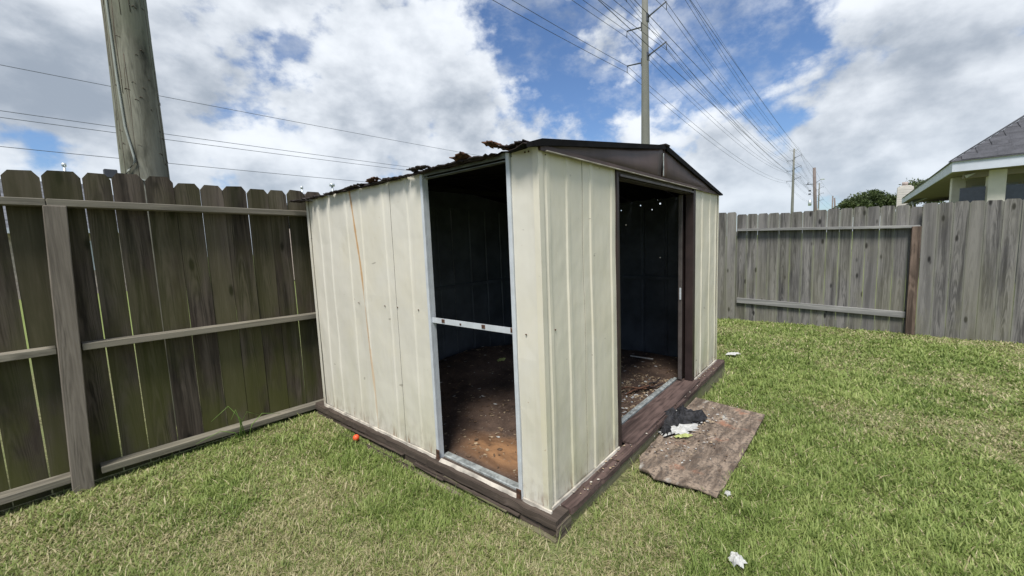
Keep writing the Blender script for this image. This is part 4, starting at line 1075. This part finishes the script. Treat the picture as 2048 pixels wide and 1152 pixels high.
# ------------------------------------------------------------------ lawn blades
def vnoise(x, y, s, seed):
    r = np.random.default_rng(seed); T = r.random((64, 64)); u, v = x*s+100, y*s+100
    i, j = np.floor(u).astype(int), np.floor(v).astype(int); a, b = u-i, v-j; a = a*a*(3-2*a); b = b*b*(3-2*b)
    g = lambda p, q: T[p % 64, q % 64]
    return (g(i, j)*(1-a)+g(i+1, j)*a)*(1-b)+(g(i, j+1)*(1-a)+g(i+1, j+1)*a)*b
def inpoly(x, y, poly):
    ins = np.zeros(len(x), bool); n = len(poly)
    for i in range(n):
        x1_, y1_ = poly[i]; x2_, y2_ = poly[(i+1) % n]
        c = ((y1_ > y) != (y2_ > y)) & (x < (x2_-x1_)*(y-y1_)/(y2_-y1_+1e-12)+x1_); ins ^= c
    return ins
def lawn(N, dmax, seed, name):
    r = np.random.default_rng(seed)
    # visible wedge in polar form about the camera
    fwd = math.atan2(zb[1]*-1, zb[0]*-1)
    th = fwd+r.uniform(-rad(60), rad(58), N)
    dmin = .95
    e = .45   # density ~ d^(e-2+...)
    u = r.random(N); dd = (dmin**e+u*(dmax**e-dmin**e))**(1/e)
    x, y = dd*np.cos(th), dd*np.sin(th)
    ok = (x > -3) & (x < 8.02) & (y < 3.47) & (y > -6)
    ok &= ~((x > 1.385) & (x < 4.48) & (y > .985) & (y < 3.6))
    ok &= ~((x > 4.3) & (y > 2.6))|(x > 4.5)
    ok &= ~inpoly(x, y, [(2.75+(a-2.75)*.985, .73+(b-.73)*.97) for a, b in outl])
    x, y, dd = x[ok], y[ok], dd[ok]; n = len(x)
    dry = .55*vnoise(x, y, 1.3, 1)+.30*vnoise(x, y, 3.7, 2)+.25*vnoise(x, y, 9, 3)
    for (px_, py_, rr, a) in ((.95, 2.15, .35, .35), (.55, 2.0, .4, .16), (.9, 1.2, .35, .25), (1.35, .75, .30, .26), (1.15, 1.75, .35, -.38), (1.25, 2.3, .3, -.30), (2.2, .15, .5, -.18), (4.2, .2, .8, -.05), (6.5, 1, 1.3, .10),(1.65, .80, .12, .2)):
        dry += a*np.exp(-((x-px_)**2+(y-py_)**2)/rr**2)
    dry = np.clip((dry-.50)/.35, 0, 1)
    z = gz_np(x, y)-.004
    L = r.uniform(.020, .052, n)*(1.05-.30*dry)*(.55+.9*vnoise(x, y, 11, 8)); L *= np.where(r.random(n) < .05, 1.7, 1)
    near_ = ((x > 1.32) & (x < 4.5) & (y > .93)) | (y > 3.40); L *= np.where(near_, .7, 1.)
    L *= np.where(((np.abs(y-.97) < .08) & (x > 1.3) & (x < 4.6)) & (r.random(n) < .10), 2.2, 1.)
    wdt = r.uniform(.0011, .0027, n)*np.clip(dd/1.9, 1, 3.2)
    isdry = r.random(n) < (.12+.52*dry)
    az = r.uniform(0, 2*np.pi, n); lean = np.where(isdry, r.uniform(.55, 1.45, n), r.uniform(.15, 1.15, n))
    dx, dy = np.cos(az), np.sin(az)
    bend = lean+r.uniform(.2, .7, n)
    B = np.stack([x, y, z], 1)
    d1 = np.stack([dx*np.sin(lean), dy*np.sin(lean), np.cos(lean)], 1); d2 = np.stack([dx*np.sin(bend), dy*np.sin(bend), np.maximum(np.cos(bend), -.15)], 1)
    Mid = B+d1*(L*.55)[:, None]; Tip = Mid+d2*(L*.5)[:, None]
    sd = np.stack([-dy, dx, np.zeros(n)], 1)*wdt[:, None]
    V = np.stack([B-sd, B+sd, Mid+sd*.85, Mid-sd*.85, Tip], 1)            # n,5,3
    g1 = np.array([.108, .162, .036]); g2 = np.array([.240, .318, .085]); g3 = np.array([.42, .48, .175]); s1 = np.array([.38, .34, .185]); s2 = np.array([.60, .54, .34])
    t = r.random(n)[:, None]; q = np.clip(.45*t+.3*vnoise(x, y, 2.1, 11)[:, None]+.35*vnoise(x, y, 14, 12)[:, None]+r.normal(-.02, .15, (n, 1)), 0, 1)
    col = np.where(q < .5, g1+(g2-g1)*q*2, g2+(g3-g2)*(q*2-1)); sc_ = s1+(s2-s1)*t
    col = np.where(isdry[:, None], sc_*(.75+.35*(1-dry[:, None]*0)), col)
    col = col*(1-.25*dry[:, None])+np.array([.24, .225, .11])*.25*dry[:, None]
    C4 = np.ones((n, 5, 4)); C4[:, :, :3] = col[:, None, :]; C4[:, :2, :3] *= .9
    base = (np.arange(n)*5)[:, None]
    me = bpy.data.meshes.new(name); me.vertices.add(5*n); me.vertices.foreach_set('co', V.reshape(-1).astype(np.float32))
    li = np.concatenate([base+np.array([[0, 1, 2, 3]]), base+np.array([[3, 2, 4]])], 1).reshape(-1)
    me.loops.add(len(li)); me.loops.foreach_set('vertex_index', li.astype(np.int32))
    ls = np.stack([np.arange(n)*7, np.arange(n)*7+4], 1).reshape(-1); me.polygons.add(2*n); me.polygons.foreach_set('loop_start', ls.astype(np.int32))
    me.update(calc_edges=True); me.validate()
    ca = me.color_attributes.new('Col', 'FLOAT_COLOR', 'POINT'); ca.data.foreach_set('color', C4.reshape(-1).astype(np.float32))
    o = link(name, me, None, None, 'grass'); tag(o, 'short mown lawn grass, green with straw coloured dry patches', 'grass', kind='stuff')
lawn(900000, 9.6, 21, 'lawn_grass')
